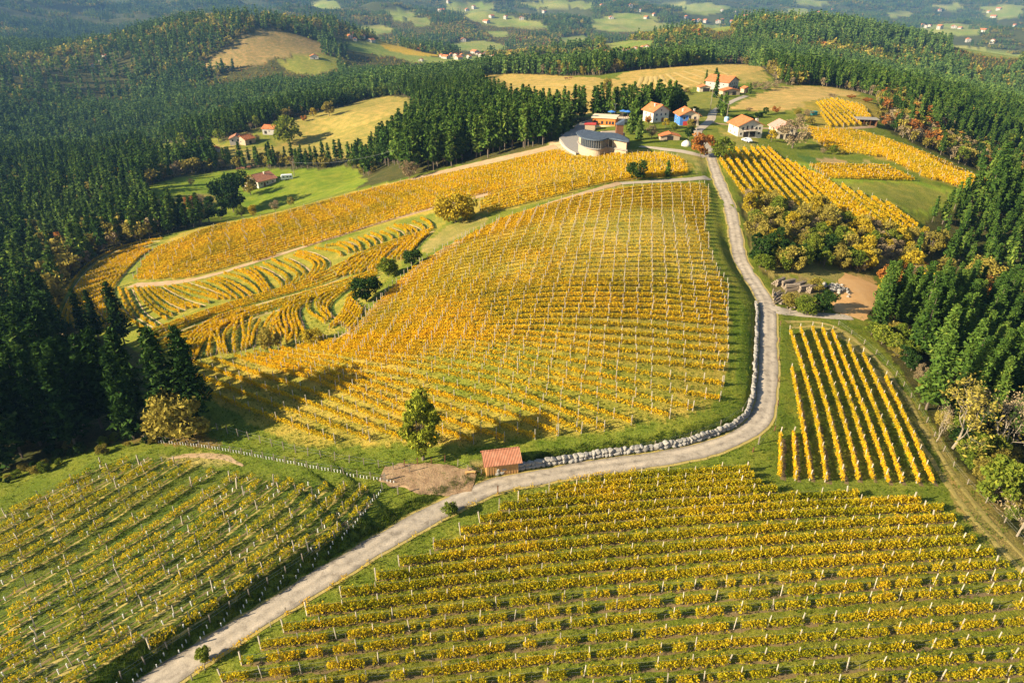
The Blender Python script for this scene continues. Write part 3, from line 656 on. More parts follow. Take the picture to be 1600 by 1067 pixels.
def family(guides, us, poly, spacing, dv=0, minlen=4.0):
    """rows between guide curves v(u); the number between two guides follows from their distance on the ground"""
    us = np.asarray(us, float); uu = np.arange(us[0], us[-1] + 1, 6.0)
    gv = [np.interp(uu, *zip(*S(g))) if isinstance(g, str) else np.interp(uu, us, g) for g in guides]
    k = 5; gv = [np.convolve(np.pad(q, k, 'edge'), np.ones(2 * k + 1) / (2 * k + 1), 'valid') for q in gv]
    pol = np.array(S(poly)); rows = []
    prev = None
    for a, b in zip(gv[:-1], gv[1:]):
        ins = inpoly(uu, (a + b) / 2, pol)
        if not ins.any(): ins[:] = True
        ga = G(np.stack([uu, a + dv], 1)[ins][::3]); gb = G(np.stack([uu, b + dv], 1)[ins][::3])
        tang = np.gradient(ga[:, :2], axis=0) if len(ga) > 1 else np.ones((1, 2)); tang /= np.linalg.norm(tang, axis=1)[:, None] + 1e-9
        dd = gb[:, :2] - ga[:, :2]; perp = np.abs(dd[:, 0] * tang[:, 1] - dd[:, 1] * tang[:, 0])
        n = max(1, int(round(np.median(perp) / spacing)))
        for i in range(n): rows.append(a + (b - a) * i / n)
    rows.append(gv[-1])
    out = []
    for v in rows:
        ins = inpoly(uu, v, pol)
        if ins.sum() < 2: continue
        g = G(np.stack([uu, v + dv], 1))
        out += clip_runs(g, ins, minlen)
    return out

# ---- foreground vineyard, right of the lane
A_US = [300, 600, 900, 1200, 1500, 1750]
A_G = [[830, 780, 745, 726, 715, 710], [850, 805, 777, 760, 748, 740], [905, 857, 823, 801, 787, 777], [952, 915, 884, 860, 840, 828], [1040, 1003, 970, 944, 921, 905], [1110, 1078, 1048, 1022, 1000, 985], [1210, 1180, 1150, 1124, 1100, 1085]]
A_N = [3, 3, 3, 4, 3, 4]
A_POLY = '1050,716 926,743 840,766 785,783 755,801 725,821 695,840 632,868 600,891 550,914 505,935 470,958 430,985 380,1025 330,1072 260,1150 1800,1250 1800,960 1605,905 1590,887 1568,870 1548,854 1520,838 1507,824 1494,807 1474,787 1430,775 1325,766 1200,759 1187,747 1175,735 1166,716'
uu = np.arange(300, 1751, 6.0); rowsA = []
_gk = np.concatenate([[0], np.cumsum(A_N)]); _gi = np.array([np.interp(uu, A_US, g) for g in A_G])
_gi = np.array([np.convolve(np.pad(q, 25, 'edge'), np.ones(51) / 51, 'valid') for q in _gi])
for k in range(_gk[-1] + 1):
    v = np.array([np.interp(k, _gk, _gi[:, j]) for j in range(len(uu))]); ins = inpoly(uu, v, np.array(S(A_POLY)))
    rowsA += clip_runs(G(np.stack([uu, v + 9], 1)), ins, 4)
for i, p in enumerate(rowsA):
    lo = i >= 11
    vine_row(p, '%s row of yellow-green vines down from the lane in the large striped front vineyard' % ordn(i + 1), 'vine rows of the front vineyard', 'vine_green',
             dens=240 if not lo else 165, hgt=(.3, 1.2) if not lo else (.25, 1.1), wid=.24 if not lo else .2, leaf=.138 if not lo else .128, post=3.7, strip='A', gap=.16 if not lo else .40, ph=1.8)
strips('soil_strip', STRIPS['A'], .7, M['soil'], .05, .5, 'brown soil strips under the front vine rows')
# ---- young sparse vineyard on the left of the lane
B_G = ['-100,850 0,806 64,775 128,740 200,700', '-100,910 0,863 100,806 200,745 253,715 330,670', '-100,960 20,900 161,814 247,756 300,722 360,680', '-100,1020 0,965 100,905 216,836 362,745 440,695',
       '-100,1110 0,1050 150,962 315,858 445,756 500,715', '0,1150 100,1092 200,1030 300,965 392,903 475,843 524,806 571,758 620,715', '0,1180 100,1115 192,1060 330,978 440,905 540,841 600,785 660,750']
B_N = [3, 2, 2, 4, 4, 2]
B_POLY = '-100,860 0,795 60,762 128,733 180,715 250,708 320,722 365,735 445,745 500,752 570,752 590,765 556,808 528,832 425,892 312,962 180,1040 100,1098 -100,1230'
gl = [resample(smooth(np.array(S(g)), 1), 6.0) for g in B_G]
gl = [np.stack([np.interp(np.linspace(0, 1, 120), np.linspace(0, 1, len(g)), g[:, k]) for k in (0, 1)], 1) for g in gl]
rowsB = []
for (a, b), n in zip(zip(gl[:-1], gl[1:]), B_N):
    for i in range(n): rowsB.append(a + (b - a) * i / n)
rowsB.append(gl[-1]); cB = 0
for g in rowsB:
    ins = inpoly(g[:, 0], g[:, 1], np.array(S(B_POLY)))
    for p in clip_runs(G(g + np.array([0, 6.0])), ins, 6):
        cB += 1
        vine_row(p, '%s sparse young vine row counted from the dark pine grove, with white tubes' % ordn(cB), 'young vine rows with white tubes', 'vine_green', dens=70, hgt=(.15, 1.0), wid=.22, leaf=.14, post=4.2, strip='B', gap=.42, tubes=True, ph=1.6)
strips('dry_strip', STRIPS['B'], .45, M['drygrass'], .05, .45, 'dry grass and soil strips under the young vines', off=.3)
strips('soil_strip.001', STRIPS['B'], .35, M['soil'], .05, .35, 'dark soil line beside the young vines', off=-.45)
# ---- the block of rows that run away from the camera, right of the lane
C_R = ['1218,676 1218,705 1217,742', '1238,674 1240,708 1242,745', '1236,574 1249,640 1258,695 1265,745', '1234,515 1252,570 1271,637 1282,695 1289,748', '1250,511 1270,570 1292,640 1306,695 1316,748', '1268,509 1288,565 1312,640 1328,695 1339,746',
       '1284,511 1308,575 1332,640 1350,700 1362,746', '1299,515 1325,580 1351,645 1371,700 1386,750', '1324,535 1349,595 1372,650 1392,705 1407,750', '1347,550 1373,605 1397,655 1418,708 1433,751', '1382,586 1403,630 1424,678 1441,718 1455,751']
for i, g in enumerate(C_R):
    vine_row(G(smooth(np.array(S(g)), 2) + np.array([0, 7.0])), '%s golden vine row from the lane bend in the small steep block' % ordn(i + 1), 'vine rows of the small block', 'vine', dens=150, hgt=(.3, 1.15), wid=.11, leaf=.14, post=3.6, strip='C', gap=.12, ph=1.7)
strips('soil_strip.002', STRIPS['C'], .9, M['soil'], .06, .35, 'brown soil strips under the steep vine rows', off=-.55)
# ---- the big central vineyard
D_G = ['200,530 500,430 650,385 820,330 900,306 990,291 1060,286 1120,288 1250,294', '200,560 450,452 600,410 700,380 840,346 993,333 1038,331 1108,332 1250,338', '200,575 450,490 600,450 700,426 800,406 900,394 1000,389 1100,391 1250,398',
       '200,560 300,540 450,512 560,492 642,474 766,453 877,442 1017,442 1139,452 1250,462', '200,555 300,550 450,532 560,516 700,501 850,491 1000,493 1140,506 1250,520', '200,515 350,522 450,527 550,529 640,527 707,526 764,530 850,541 940,556 1040,567 1140,575 1250,586',
       '200,508 300,513 450,531 560,544 640,550 700,556 775,569 892,606 973,627 1024,643 1100,664 1250,705', '200,504 300,515 400,528 480,542 560,558 640,570 700,581 775,600 850,628 932,664 1000,692 1250,800', '200,500 300,532 372,556 448,578 516,601 569,624 629,648 692,672 760,695 850,725 1250,880',
       '200,525 309,567 380,592 464,622 560,658 624,682 700,710 800,745 1250,930', '200,560 296,600 395,640 470,668 542,694 650,730 750,760 1250,960', '200,590 300,625 380,656 490,695 600,730 700,760 1250,990']
D_POLY = '300,563 400,549 540,526 585,474 640,420 700,382 780,342 850,316 930,293 990,285 1100,280 1110,298 1104,350 1114,411 1141,448 1141,539 1127,622 1063,647 935,671 817,685 732,690 590,686 489,691 428,674 330,620 295,585'
rowsD = family(D_G, [200, 1250], D_POLY, 2.05, dv=5, minlen=3)
_spA = [G(np.array(S(q)))[:, :2] for q in ('885,338 1060,330 1112,400 1120,444 1000,438 880,438 850,400', '700,400 800,350 890,330 850,420 760,440 700,440', '650,545 800,535 960,560 1090,590 1040,640 900,640 760,610 640,580')]
_dnA = [G(np.array(S(q)))[:, :2] for q in ('560,530 640,480 880,440 1140,445 1141,545 1040,540 800,520 640,530',)]
def vigD(x, y):
    w = np.full(np.shape(x), .80); w[inpoly(x, y, _spA[0])] = .30; w[inpoly(x, y, _spA[1])] = .55; w[inpoly(x, y, _spA[2])] = .55; w[inpoly(x, y, _dnA[0])] = 1.0
    return np.clip(w + (fbm(x / 11, y / 11, 71) - .5) * .75, .12, 1)
for i, p in enumerate(rowsD):
    pp = resample(p, .5); q = to_px(pp); k = (q[:, 0] - 1018) / np.interp(q[:, 1], [280, 330, 450, 640, 700], [14, 16.2, 21.3, 28.5, 30.5])
    kf = np.floor(k); hit = np.nonzero(np.diff(kf) != 0)[0]
    sp = np.unique(np.concatenate([[0.0], hit * .5 + .25, [(len(pp) - 1) * .5]]))
    vine_row(p, '%s vine row from the top of the large central vineyard' % ordn(i + 1), 'vine rows of the central vineyard', 'vine', dens=115, hgt=(.3, 1.05), wid=.17, leaf=.155, own=False, posts_at=sp, gap=.12, ph=1.9, vig=vigD, pr=.055)
# ---- the long golden field
E_G = ['150,412 260,383 330,353 420,334 530,304 640,277 750,255 870,232 960,229 1040,229 1120,231', '150,445 260,415 400,375 530,338 640,310 750,285 870,262 960,250 1040,248 1120,252', '150,458 205,443 300,434 400,406 500,376 600,344 690,318 766,297 870,279 960,267 1040,263 1120,266', '150,480 400,435 500,405 600,375 690,350 760,331 850,308 930,289 1000,277 1080,273 1120,273']
E_POLY = '208,436 225,402 252,379 330,352 420,337 530,307 640,281 750,260 850,238 872,232 900,245 960,239 1040,239 1073,250 1078,269 990,279 930,288 850,309 770,331 748,330 745,316 760,302 735,306 690,318 600,345 500,376 400,406 300,433'
rowsE = family(E_G, [150, 1120], E_POLY, 2.35, dv=3, minlen=4)
_spE = G(np.array(S('800,270 880,250 1075,245 1075,268 930,280 800,300')))[:, :2]
def vigE(x, y): return np.where(inpoly(x, y, _spE), .42, 1.0) * np.clip(.9 + (fbm(x / 14, y / 14, 81) - .5) * .8, .2, 1)
for i, p in enumerate(rowsE):
    vine_row(p, '%s vine row from the pine wood in the long golden field below the winery' % ordn(i + 1), 'vine rows of the long golden field', 'vine', dens=55, hgt=(.25, 1.0), wid=.20, leaf=.25, post=5.5, own=False, gap=.08, ph=1.8, vig=vigE, pr=.05)
# ---- terraces
F_R = '''84,500 95,470 112,440 140,408 180,388 225,375 255,371|95,502 104,478 120,447 150,412 188,391 235,377|118,512 110,485 117,462 140,428 168,402 205,386 240,378|140,503 127,475 132,455 151,427 178,404 212,387|158,512 146,488 138,472 142,455 162,425 190,402 224,386|174,510 160,487 147,467 152,449 172,424 197,405 230,388|191,520 173,494 157,468 162,451 180,428 207,405 236,388|229,514 201,497 175,481 164,460 167,449 192,421 220,398|199,492 183,479 173,459 177,444 201,416 220,398|209,496 197,477 186,449|244,509 218,492 207,474 197,451|261,498 244,487 222,468 211,447|270,492 248,483 229,464 220,450|291,481 263,470 244,457 233,447|313,479 287,472 261,459 246,449|341,466 313,459 287,452 270,445|371,466 360,457 341,442 324,438|395,462 380,450 357,437 337,433|405,458 394,444 372,431 350,426|414,456 403,440 386,426 366,421|423,453 405,428 391,419|441,448 436,437 411,421 398,417|454,446 467,430 461,423 434,410 425,404|469,439 478,426 465,414 445,404|479,435 495,414 481,404 459,398|488,439 510,414 504,405 481,394 465,393|533,399 532,394 515,390 492,387|545,394 542,387 524,381 508,384|564,390 560,378 546,373|578,385 573,377 560,371|598,376 594,368 580,364|613,372 607,366 594,362|636,365 634,358 616,351|652,363 648,357 632,351|675,356 672,347 657,340
218,524 274,502 339,480 400,462 463,445 520,420 560,397 605,379 677,357|225,535 280,512 340,489 400,471 470,452 525,435 565,408 610,387 665,366|235,542 290,518 350,496 410,478 470,460 530,442 590,421|245,548 300,523 360,503 420,483 480,465 540,450 590,428
281,560 290,540 306,515 345,492 400,478|292,560 300,537 325,512 365,494 420,481|305,560 318,530 340,513 385,490|345,550 340,531 328,517 332,506 352,495|355,550 349,535 351,520 367,502|379,545 383,525 378,505 380,494|392,540 398,515 407,500|413,545 410,525 415,505 430,488|424,530 422,510 432,493|447,522 436,505 436,490 446,476 470,464|448,535 460,517 452,500 449,484 466,470 500,458|478,525 470,510 463,495 464,481 482,467 520,455|508,503 495,495 482,487 479,475 487,463 507,454|518,495 511,487 511,476 526,462 545,449|495,478 492,470 502,460 530,450|515,512 530,495 541,478 544,464 556,453|530,505 545,486 552,470|538,510 553,492 560,476|545,518 560,500 566,482
526,432 535,417 548,403 560,395|537,430 553,410 568,397|548,428 562,410 582,392|562,426 575,412 590,394|575,423 588,403 598,387|588,417 603,395 623,379|600,412 612,398 632,380|614,405 623,391 640,376|627,405 641,386 659,368|640,395 652,379 670,363'''
rowsF = []
for blk in F_R.split('\n'):
    prev = None
    for q in blk.split('|'):
        g = smooth(np.array(S(q)), 2); g = np.stack([np.interp(np.linspace(0, 1, 40), np.linspace(0, 1, len(resample(g, 2))), resample(g, 2)[:, c]) for c in (0, 1)], 1)
        if prev is not None:
            dm = np.linalg.norm((G(g) - G(prev))[:, :2], axis=1)
            if 3.0 < dm.mean() < 9 and dm.max() < 16:
                ni = 1 if dm.mean() < 5.5 else 2
                for j in range(ni): rowsF.append(prev + (g - prev) * (j + 1) / (ni + 1))
        rowsF.append(g); prev = g
for i, g in enumerate(rowsF):
    vine_row(G(g + np.array([0, 3.0])), '%s curved vine row on the terraces, counted from the forest edge' % ordn(i + 1), 'curved vine rows on the terraces', 'vine', dens=80, hgt=(.2, .9), wid=.13, leaf=.18, post=5.0, own=False, strip='F', gap=.05, ph=1.4)
strips('terrace_grass', STRIPS['F'], .7, solid('terrace_grass', [(0, (.05, .09, .010)), (1, (.10, .15, .016))], .8, bump=.6, tintw=0), .12, .4, 'lush green strips beside the terrace vines', off=1.15)
strips('terrace_dirt', STRIPS['F'][::3], .35, M['dirt'], .14, .3, 'pale bare edges of the terraces', off=1.55)
# ---- vineyards of the hamlet, right of the lane
def lines(gs, n_each, dv=2):
    gl = [resample(smooth(np.array(S(g)), 1), 3.0) for g in gs]
    gl = [np.stack([np.interp(np.linspace(0, 1, 60), np.linspace(0, 1, len(g)), g[:, k]) for k in (0, 1)], 1) for g in gl]; r = []
    for (a, b), n in zip(zip(gl[:-1], gl[1:]), n_each):
        for i in range(n): r.append(a + (b - a) * i / n)
    return r + [gl[-1]]
G1_POLY = np.array(S('1124,250 1138,231 1200,231 1222,247 1240,257 1262,268 1284,277 1305,287 1330,298 1380,316 1435,340 1432,364 1370,352 1290,332 1230,318 1160,304'))
for nm, gs, ns, pol, lab, grp, den in (
    ('g1', ['1118,240 1145,280 1175,320', '1166,222 1209,278 1255,330', '1205,230 1285,303 1345,352', '1285,278 1367,342 1405,372', '1395,318 1440,350 1460,366'], [5, 4, 5, 5], G1_POLY, '%s golden vine row from the lane below the white farmhouse', 'vine rows below the white farmhouse', 40),
    ('g2', ['1255,259 1320,260 1400,262', '1290,277 1360,279 1440,281'], [7], np.array(S('1262,258 1388,261 1428,281 1290,278')), '%s short level vine row in the kitchen garden', 'vine rows in the kitchen garden', 26),
    ('g3', ['1250,186 1330,196 1400,218 1470,246 1570,288', '1250,240 1300,252 1380,262 1440,282 1540,312'], [18], np.array(S('1256,199 1330,201 1400,223 1470,251 1558,288 1530,301 1440,275 1380,246 1290,235 1266,215')), '%s vine row from the track in the long yellow field on the right slope', 'vine rows of the right slope', 30),
    ('g4', ['1262,160 1290,202 1300,210', '1300,150 1350,190 1375,215', '1345,155 1375,185 1390,200'], [7, 7], np.array(S('1275,160 1300,153 1350,166 1366,194 1290,199')), '%s vine row from the hay field in the small plot by the barn', 'vine rows by the barn', 30)):
    c = 0
    for g in lines(gs, ns):
        ins = inpoly(g[:, 0], g[:, 1], pol)
        for p in clip_runs(G(g + np.array([0, 2.0])), ins, 5):
            c += 1; vine_row(p, lab % ordn(c), grp, 'vine', dens=den * 2, hgt=(.3, 1.35), wid=.2, leaf=.25, post=4.0, own=False, gap=.1, ph=1.9, pr=.05)
print('rows', len(rowsA), cB, len(rowsD), len(rowsE), len(rowsF))
# ------------------------------------------------------------------ trees
def join_cards(parts):
    V = []; F = []; b = 0
    for v, f in parts: V.append(v); F.append(f + b); b += len(v)
    return np.concatenate(V), np.concatenate(F)
def pine_crown(H, Rm, bare, nw, nb, nc, size, seed, asp=1.7):
    g = np.random.default_rng(seed); C = []; SZ = []
    lean = g.normal(0, .25, 2)
    for i in range(nw):
        t = (i + g.uniform(0, .8)) / nw; h = H * (bare + (1 - bare) * t)
        rad = Rm * (1 - t) ** .7 * (.55 + .45 * min(1, t / .18)) * g.uniform(.8, 1.2) + .15
        a0 = g.uniform(0, 6.28)
        for b in range(nb):
            az = a0 + 6.283 * b / nb + g.normal(0, .3); L = rad * g.uniform(.6, 1.2)
            for c in range(nc):
                f = (c + g.uniform(.3, 1.0)) / nc; q = L * f
                C.append((math.cos(az) * q + g.normal(0, .22) + lean[0] * t, math.sin(az) * q + g.normal(0, .22) + lean[1] * t, h + q * .22 - .25 * f * f * L * (1 - t) + g.normal(0, .2)))
                SZ.append(size * g.uniform(.65, 1.3) * (1.0 - .35 * t))
    C = np.array(C); return C, np.array(SZ)
def pine_meshes(H, Rm, bare, nw, nb, nc, size, seed, mat='pine', bark='bark', tri=False):
    C, sz = pine_crown(H, Rm, bare, nw, nb, nc, size, seed); g = np.random.default_rng(seed + 99)
    v, f = cards(C, sz * (1.25 if tri else 1), 1.8 if tri else 2.1, up=.9, rg=g, tri=tri); ti = np.clip(g.normal(.45, .25, len(f)), 0, 1)
    crown = mesh('pine_crown', v, f, M[mat], tint=ti)
    b = MB(); b.tube([(0, 0, -1.0), (.05, .03, H * .3), (-.03, .06, H * .65), (0, 0, H * .97)], [.26, .21, .13, .03], 6)
    for i in range(6):
        a = g.uniform(0, 6.28); h = H * g.uniform(bare * .5, bare * 1.3); b.tube([(0, 0, h), (math.cos(a) * 1.2, math.sin(a) * 1.2, h + .1)], [.05, .02], 4, cap=False)
    return crown, b.me('pine_trunk', M[bark])
def broad_meshes(H, Rw, base, nl, nk, size, seed, mat='green_leaf', bark='bark', lobe=.42, tri=False):
    """a broadleaf: tapered trunk, limbs to lobes of foliage, leaf faces in each lobe"""
    g = np.random.default_rng(seed); b = MB(); C = []; SZ = []
    trunk_top = H * (base + .18); b.tube([(0, 0, -.6), (g.normal(0, .08), g.normal(0, .08), H * base * .6), (g.normal(0, .15), g.normal(0, .15), trunk_top)], [H * .028, H * .022, H * .014], 7)
    for i in range(nl):
        z = g.uniform(-1, 1); a = g.uniform(0, 6.28); q = math.sqrt(1 - z * z); k = g.uniform(.45, 1.0) ** .6
        cz = H * (base + (1 - base) * .5); rz = H * (1 - base) * .5
        p = np.array([math.cos(a) * q * Rw * k, math.sin(a) * q * Rw * k, cz + z * rz * k * .85])
        b.tube([(0, 0, min(trunk_top, p[2]) * g.uniform(.6, .95)), (p[0] * .5, p[1] * .5, (p[2] + trunk_top) * .5), tuple(p)], [H * .010, H * .006, H * .002], 4, cap=False)
        lr = lobe * Rw * g.uniform(.7, 1.3); n = int(nk * g.uniform(.6, 1.4))
        d = g.normal(size=(n, 3)); d /= np.linalg.norm(d, axis=1)[:, None]; d *= (g.uniform(.25, 1, n) ** .45)[:, None] * lr; d[:, 2] *= .8
        C.append(p + d); SZ.append(size * g.uniform(.6, 1.4, n))
    C = np.concatenate(C); SZ = np.concatenate(SZ); v, f = cards(C, SZ * (1.2 if tri else 1), 1.2 if tri else 1.4, rg=g, tri=tri)
    ti = np.clip(g.normal(.5, .25, len(f)), 0, 1)
    return mesh('broad_crown', v, f, M[mat], tint=ti), b.me('broad_trunk', M[bark])
def bare_meshes(H, spread, seed, mat='palebark', twigs=60, tmat='twig', lev=4, tsize=.35):
    g = np.random.default_rng(seed); b = MB(); ends = []
    def grow(p, d, L, r, k):
        q = p + d * L; m = p + d * L * .5 + Vector(g.normal(0, .06 * L, 3)); b.tube([p, m, q], [r, r * .8, r * .6], 5 if k > 2 else 3, float(g.uniform()), cap=False)
        if k == 0: ends.append(q); return
        for i in range(3 if k > 1 else 4):
            e = (d + Vector(g.normal(0, spread, 3)) + Vector((0, 0, .18))).normalized(); grow(q if i else m, e, L * g.uniform(.6, .82), r * .55, k - 1)
    grow(Vector((0, 0, -.4)), Vector((g.normal(0, .12), g.normal(0, .12), 1)).normalized(), H * .30, H * .012, lev)
    trunk = b.me('bare_trunk', M[mat])
    E = np.array(ends); k = g.integers(0, len(E), twigs); C = E[k] + g.normal(0, H * .035, (twigs, 3))
    v, f = cards(C, tsize * g.uniform(.5, 1.3, twigs), 2.2, rg=g)
    return mesh('bare_crown', v, f, M[tmat], tint=np.clip(g.normal(.5, .25, len(f)), 0, 1)), trunk

PINE_HI = [pine_meshes(19, 2.9 + .3 * (k % 2), .12 + .05 * (k % 3), 20, 6, 15, .54, 10 + k, tri=True) for k in range(5)]
PINE_DK = [pine_meshes(19, 3.1 + .3 * (k % 2), .10 + .05 * (k % 3), 20, 6, 15, .56, 20 + k, 'shaded_pine', tri=True) for k in range(5)]
PINE_MID = [pine_meshes(19, 2.9, .18 + .05 * (k % 2), 13, 5, 7, 1.15, 30 + k) for k in range(4)]
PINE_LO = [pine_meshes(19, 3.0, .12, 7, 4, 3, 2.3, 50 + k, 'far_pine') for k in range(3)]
YOUNG = [pine_meshes(15, 2.2, .1, 13, 5, 5, 1.1, 60 + k, 'light_pine') for k in range(3)]
BROAD_MID = {m: [broad_meshes(10, 3.6, .12, 14, 26, .85, 70 + k * 7 + j, m) for k in range(2)] for j, m in enumerate(('green_leaf', 'olive_leaf', 'gold_leaf', 'rust_leaf', 'dark_leaf'))}
BROAD_LO = {m: [broad_meshes(11, 4.2, .1, 7, 9, 2.0, 120 + k * 7 + j, m) for k in range(2)] for j, m in enumerate(('green_leaf', 'olive_leaf', 'rust_leaf'))}
TWIGGY = [broad_meshes(8, 2.8, .1, 12, 30, .45, 150 + k, 'twig', 'palebark') for k in range(2)]

def joined(crown, trunk, name):
    """crown and trunk in one mesh, for the woods that read as a mass"""
    def arr(me):
        v = np.empty(len(me.vertices) * 3, np.float32); me.vertices.foreach_get('co', v); return v.reshape(-1, 3)
    def faces(me): return [list(p.vertices) for p in me.polygons]
    va, vb = arr(crown), arr(trunk); fa = faces(crown); fb = [[i + len(va) for i in q] for q in faces(trunk)]
    ta = np.empty(len(fa), np.float32); crown.attributes['tint'].data.foreach_get('value', ta)
    return mesh(name, np.concatenate([va, vb]), fa + fb, [crown.materials[0], trunk.materials[0]], tint=np.concatenate([ta, np.full(len(fb), .5)]), fm=[0] * len(fa) + [1] * len(fb))

def instancer(name, pts, scl, protos, label, cat='forest'):
    """one mass of trees: points carrying instances of tree meshes"""
    pc = bpy.data.collections.new(name + '_kinds')
    for i, me in enumerate(protos):
        pc.objects.link(bpy.data.objects.new('%s_kind_%02d' % (name, i), me))
    n = len(pts); me = bpy.data.meshes.new(name); me.vertices.add(n); me.vertices.foreach_set('co', np.asarray(pts, np.float32).ravel())
    for an, ty, val in (('rot', 'FLOAT', rng.uniform(0, 6.28, n)), ('scl', 'FLOAT_VECTOR', np.stack([scl * rng.uniform(.82, 1.25, n)] * 2 + [scl * rng.uniform(.88, 1.12, n)], 1)), ('idx', 'INT', rng.integers(0, len(protos), n))):
        a = me.attributes.new(an, ty, 'POINT'); a.data.foreach_set('vector' if 'VEC' in ty else 'value', np.asarray(val, np.int32 if ty == 'INT' else np.float32).ravel())
    o = link(name, me, kind='stuff'); tag(o, label, cat)
    ng = bpy.data.node_groups.new(name, 'GeometryNodeTree')
    ng.interface.new_socket('Geometry', in_out='INPUT', socket_type='NodeSocketGeometry'); ng.interface.new_socket('Geometry', in_out='OUTPUT', socket_type='NodeSocketGeometry')
    gi = ng.nodes.new('NodeGroupInput'); go = ng.nodes.new('NodeGroupOutput'); ip = ng.nodes.new('GeometryNodeInstanceOnPoints'); ci = ng.nodes.new('GeometryNodeCollectionInfo')
    ci.inputs['Collection'].default_value = pc; ci.inputs['Separate Children'].default_value = True; ci.inputs['Reset Children'].default_value = True
    ip.inputs['Pick Instance'].default_value = True
    def at(nm, ty):
        q = ng.nodes.new('GeometryNodeInputNamedAttribute'); q.data_type = ty; q.inputs['Name'].default_value = nm; return q.outputs['Attribute']
    cx = ng.nodes.new('ShaderNodeCombineXYZ'); er = ng.nodes.new('FunctionNodeEulerToRotation'); L = ng.links.new
    L(at('rot', 'FLOAT'), cx.inputs[2]); L(cx.outputs[0], er.inputs[0]); L(er.outputs[0], ip.inputs['Rotation'])
    L(at('scl', 'FLOAT_VECTOR'), ip.inputs['Scale']); L(at('idx', 'INT'), ip.inputs['Instance Index'])
    L(gi.outputs[0], ip.inputs['Points']); L(ci.outputs[0], ip.inputs['Instance']); L(ip.outputs[0], go.inputs[0])
    mo = o.modifiers.new('trees', 'NODES'); mo.node_group = ng
    return o

def tree(name, meshes, loc, scl, label, cat, group=None, rz=None, sz=None):
    o = thing(name, label, cat, loc, rng.uniform(0, 6.28) if rz is None else rz, group)
    kx = rng.uniform(.85, 1.2); o.scale = (scl * kx, scl * kx, scl * (sz or 1.0))
    link('crown', meshes[0], o); link('trunk', meshes[1], o); return o

# ------------------------------------------------------------------ the woods
def scatter(r0, r1, step, half):
    n = int(r1 / step) + 2; gx, gy = np.meshgrid(np.arange(-n, n + 1), np.arange(0, n + 1)); gx = gx.ravel() * step; gy = gy.ravel() * step
    m = (np.hypot(gx, gy) < r1 + step) & (np.abs(np.arctan2(gx, gy)) < half + .02); gx = gx[m]; gy = gy[m]
    gx = gx + rng.uniform(-.45, .45, len(gx)) * step; gy = gy + rng.uniform(-.45, .45, len(gy)) * step
    r = np.hypot(gx, gy); m = (r >= r0) & (r < r1) & (np.abs(np.arctan2(gx, gy)) < half)
    return gx[m], gy[m]
def wooded(x, y):
    m = np.ones(len(x), bool)
    for p in OPEN: m &= ~inpoly(x, y, p)
    return m
CLEAR = OPEN[4:]                                            # clearings and far meadows: low growth on their near side
def low_side(x, y, h):
    z = height(x, y); k = (CAM_H - z) / np.maximum(CAM_H - z - h, 5); m = np.zeros(len(x), bool)
    for f in (.4, .75, 1.0):
        q = 1 + (k - 1) * f
        for p in CLEAR: m |= inpoly(x * q, y * q, p)
    return m
GP = lambda q: G(np.array(S(q)))[:, :2]
_gap = GP('100,640 300,655 300,600 262,572 215,545 100,508')
_thk = GP('1145,290 1230,300 1436,345 1480,372 1450,392 1412,425 1395,470 1365,432 1300,430 1230,425 1195,440 1162,370')
_hdg = GP('228,340 330,352 450,330 575,292 640,276 600,262 560,285 440,330 350,320 240,330')
_edge = GP('1370,535 1420,595 1475,690 1540,780 1600,850 1800,1050 2000,1000 1700,760 1560,690 1500,640 1440,570 1392,520')
_w2 = GP('1365,432 1410,425 1455,395 1500,428 1600,445 1750,450 1750,490 1600,476 1480,478 1400,486 1360,470')
_right = GP('1366,150 1372,195 1420,222 1490,252 1562,288 1640,310 1640,262 1500,212 1420,165')
_lightp = GP('60,330 180,300 235,310 240,350 130,400 90,450 60,500 40,420')
_plant = GP('560,300 868,228 870,200 1062,185 1062,148 925,140 760,112 640,120 640,200 590,250')
_front = GP('560,305 868,232 868,205 760,215 640,235 600,250')
WX, WY = scatter(40, 950, 3.9, R(46)); m = wooded(WX, WY)
for q in (_gap, _thk, _hdg, _edge, _w2): m &= ~inpoly(WX, WY, q)
_dr, _ = seg_dist(WX, WY, ROAD_C); m &= _dr > 6
WX, WY = WX[m], WY[m]; WZ = height(WX, WY); PX = to_px(np.stack([WX, WY, WZ], 1))
nn = fbm(WX / 60, WY / 60, 101); n2 = rng.uniform(size=len(WX))
_pl = inpoly(WX, WY, _plant); _fr = inpoly(WX, WY, _front); _lg = (PX[:, 0] < 320) & (PX[:, 2] < 150); _rg = (PX[:, 0] > 1330) & (PX[:, 1] > 320) & (PX[:, 2] < 215); _rt = inpoly(WX, WY, _right)
hs = np.interp(PX[:, 2], [150, 300, 500, 900], [.75, .66, .62, .58]) * rng.uniform(.66, 1.25, len(WX)) * (.85 + .3 * nn)
hs[_pl] = rng.uniform(.80, 1.0, _pl.sum()) * np.where(PX[_pl, 0] > 850, .76, np.interp(PX[_pl, 1], [130, 190, 250], [.60, .78, .98]))
hs[_lg] = rng.uniform(.80, .98, _lg.sum()); hs[_rg] = rng.uniform(.88, 1.1, _rg.sum()) * np.interp(PX[_rg, 1], [330, 400, 470, 520], [.42, .47, .56, .68]); hs[_rt] *= .75
_strip = (PX[:, 0] > 330) & (PX[:, 0] < 600) & (PX[:, 1] > 246) & (PX[:, 1] < 275); hs[_strip] = rng.uniform(.5, .62, _strip.sum())
_ls = low_side(WX, WY, 19 * hs); m = ~_ls; SCX, SCY = WX[_ls], WY[_ls]
m &= ~(_pl & (n2 < .22)) & ~(_rg & (n2 < .12))             # plantation rows stand wider apart
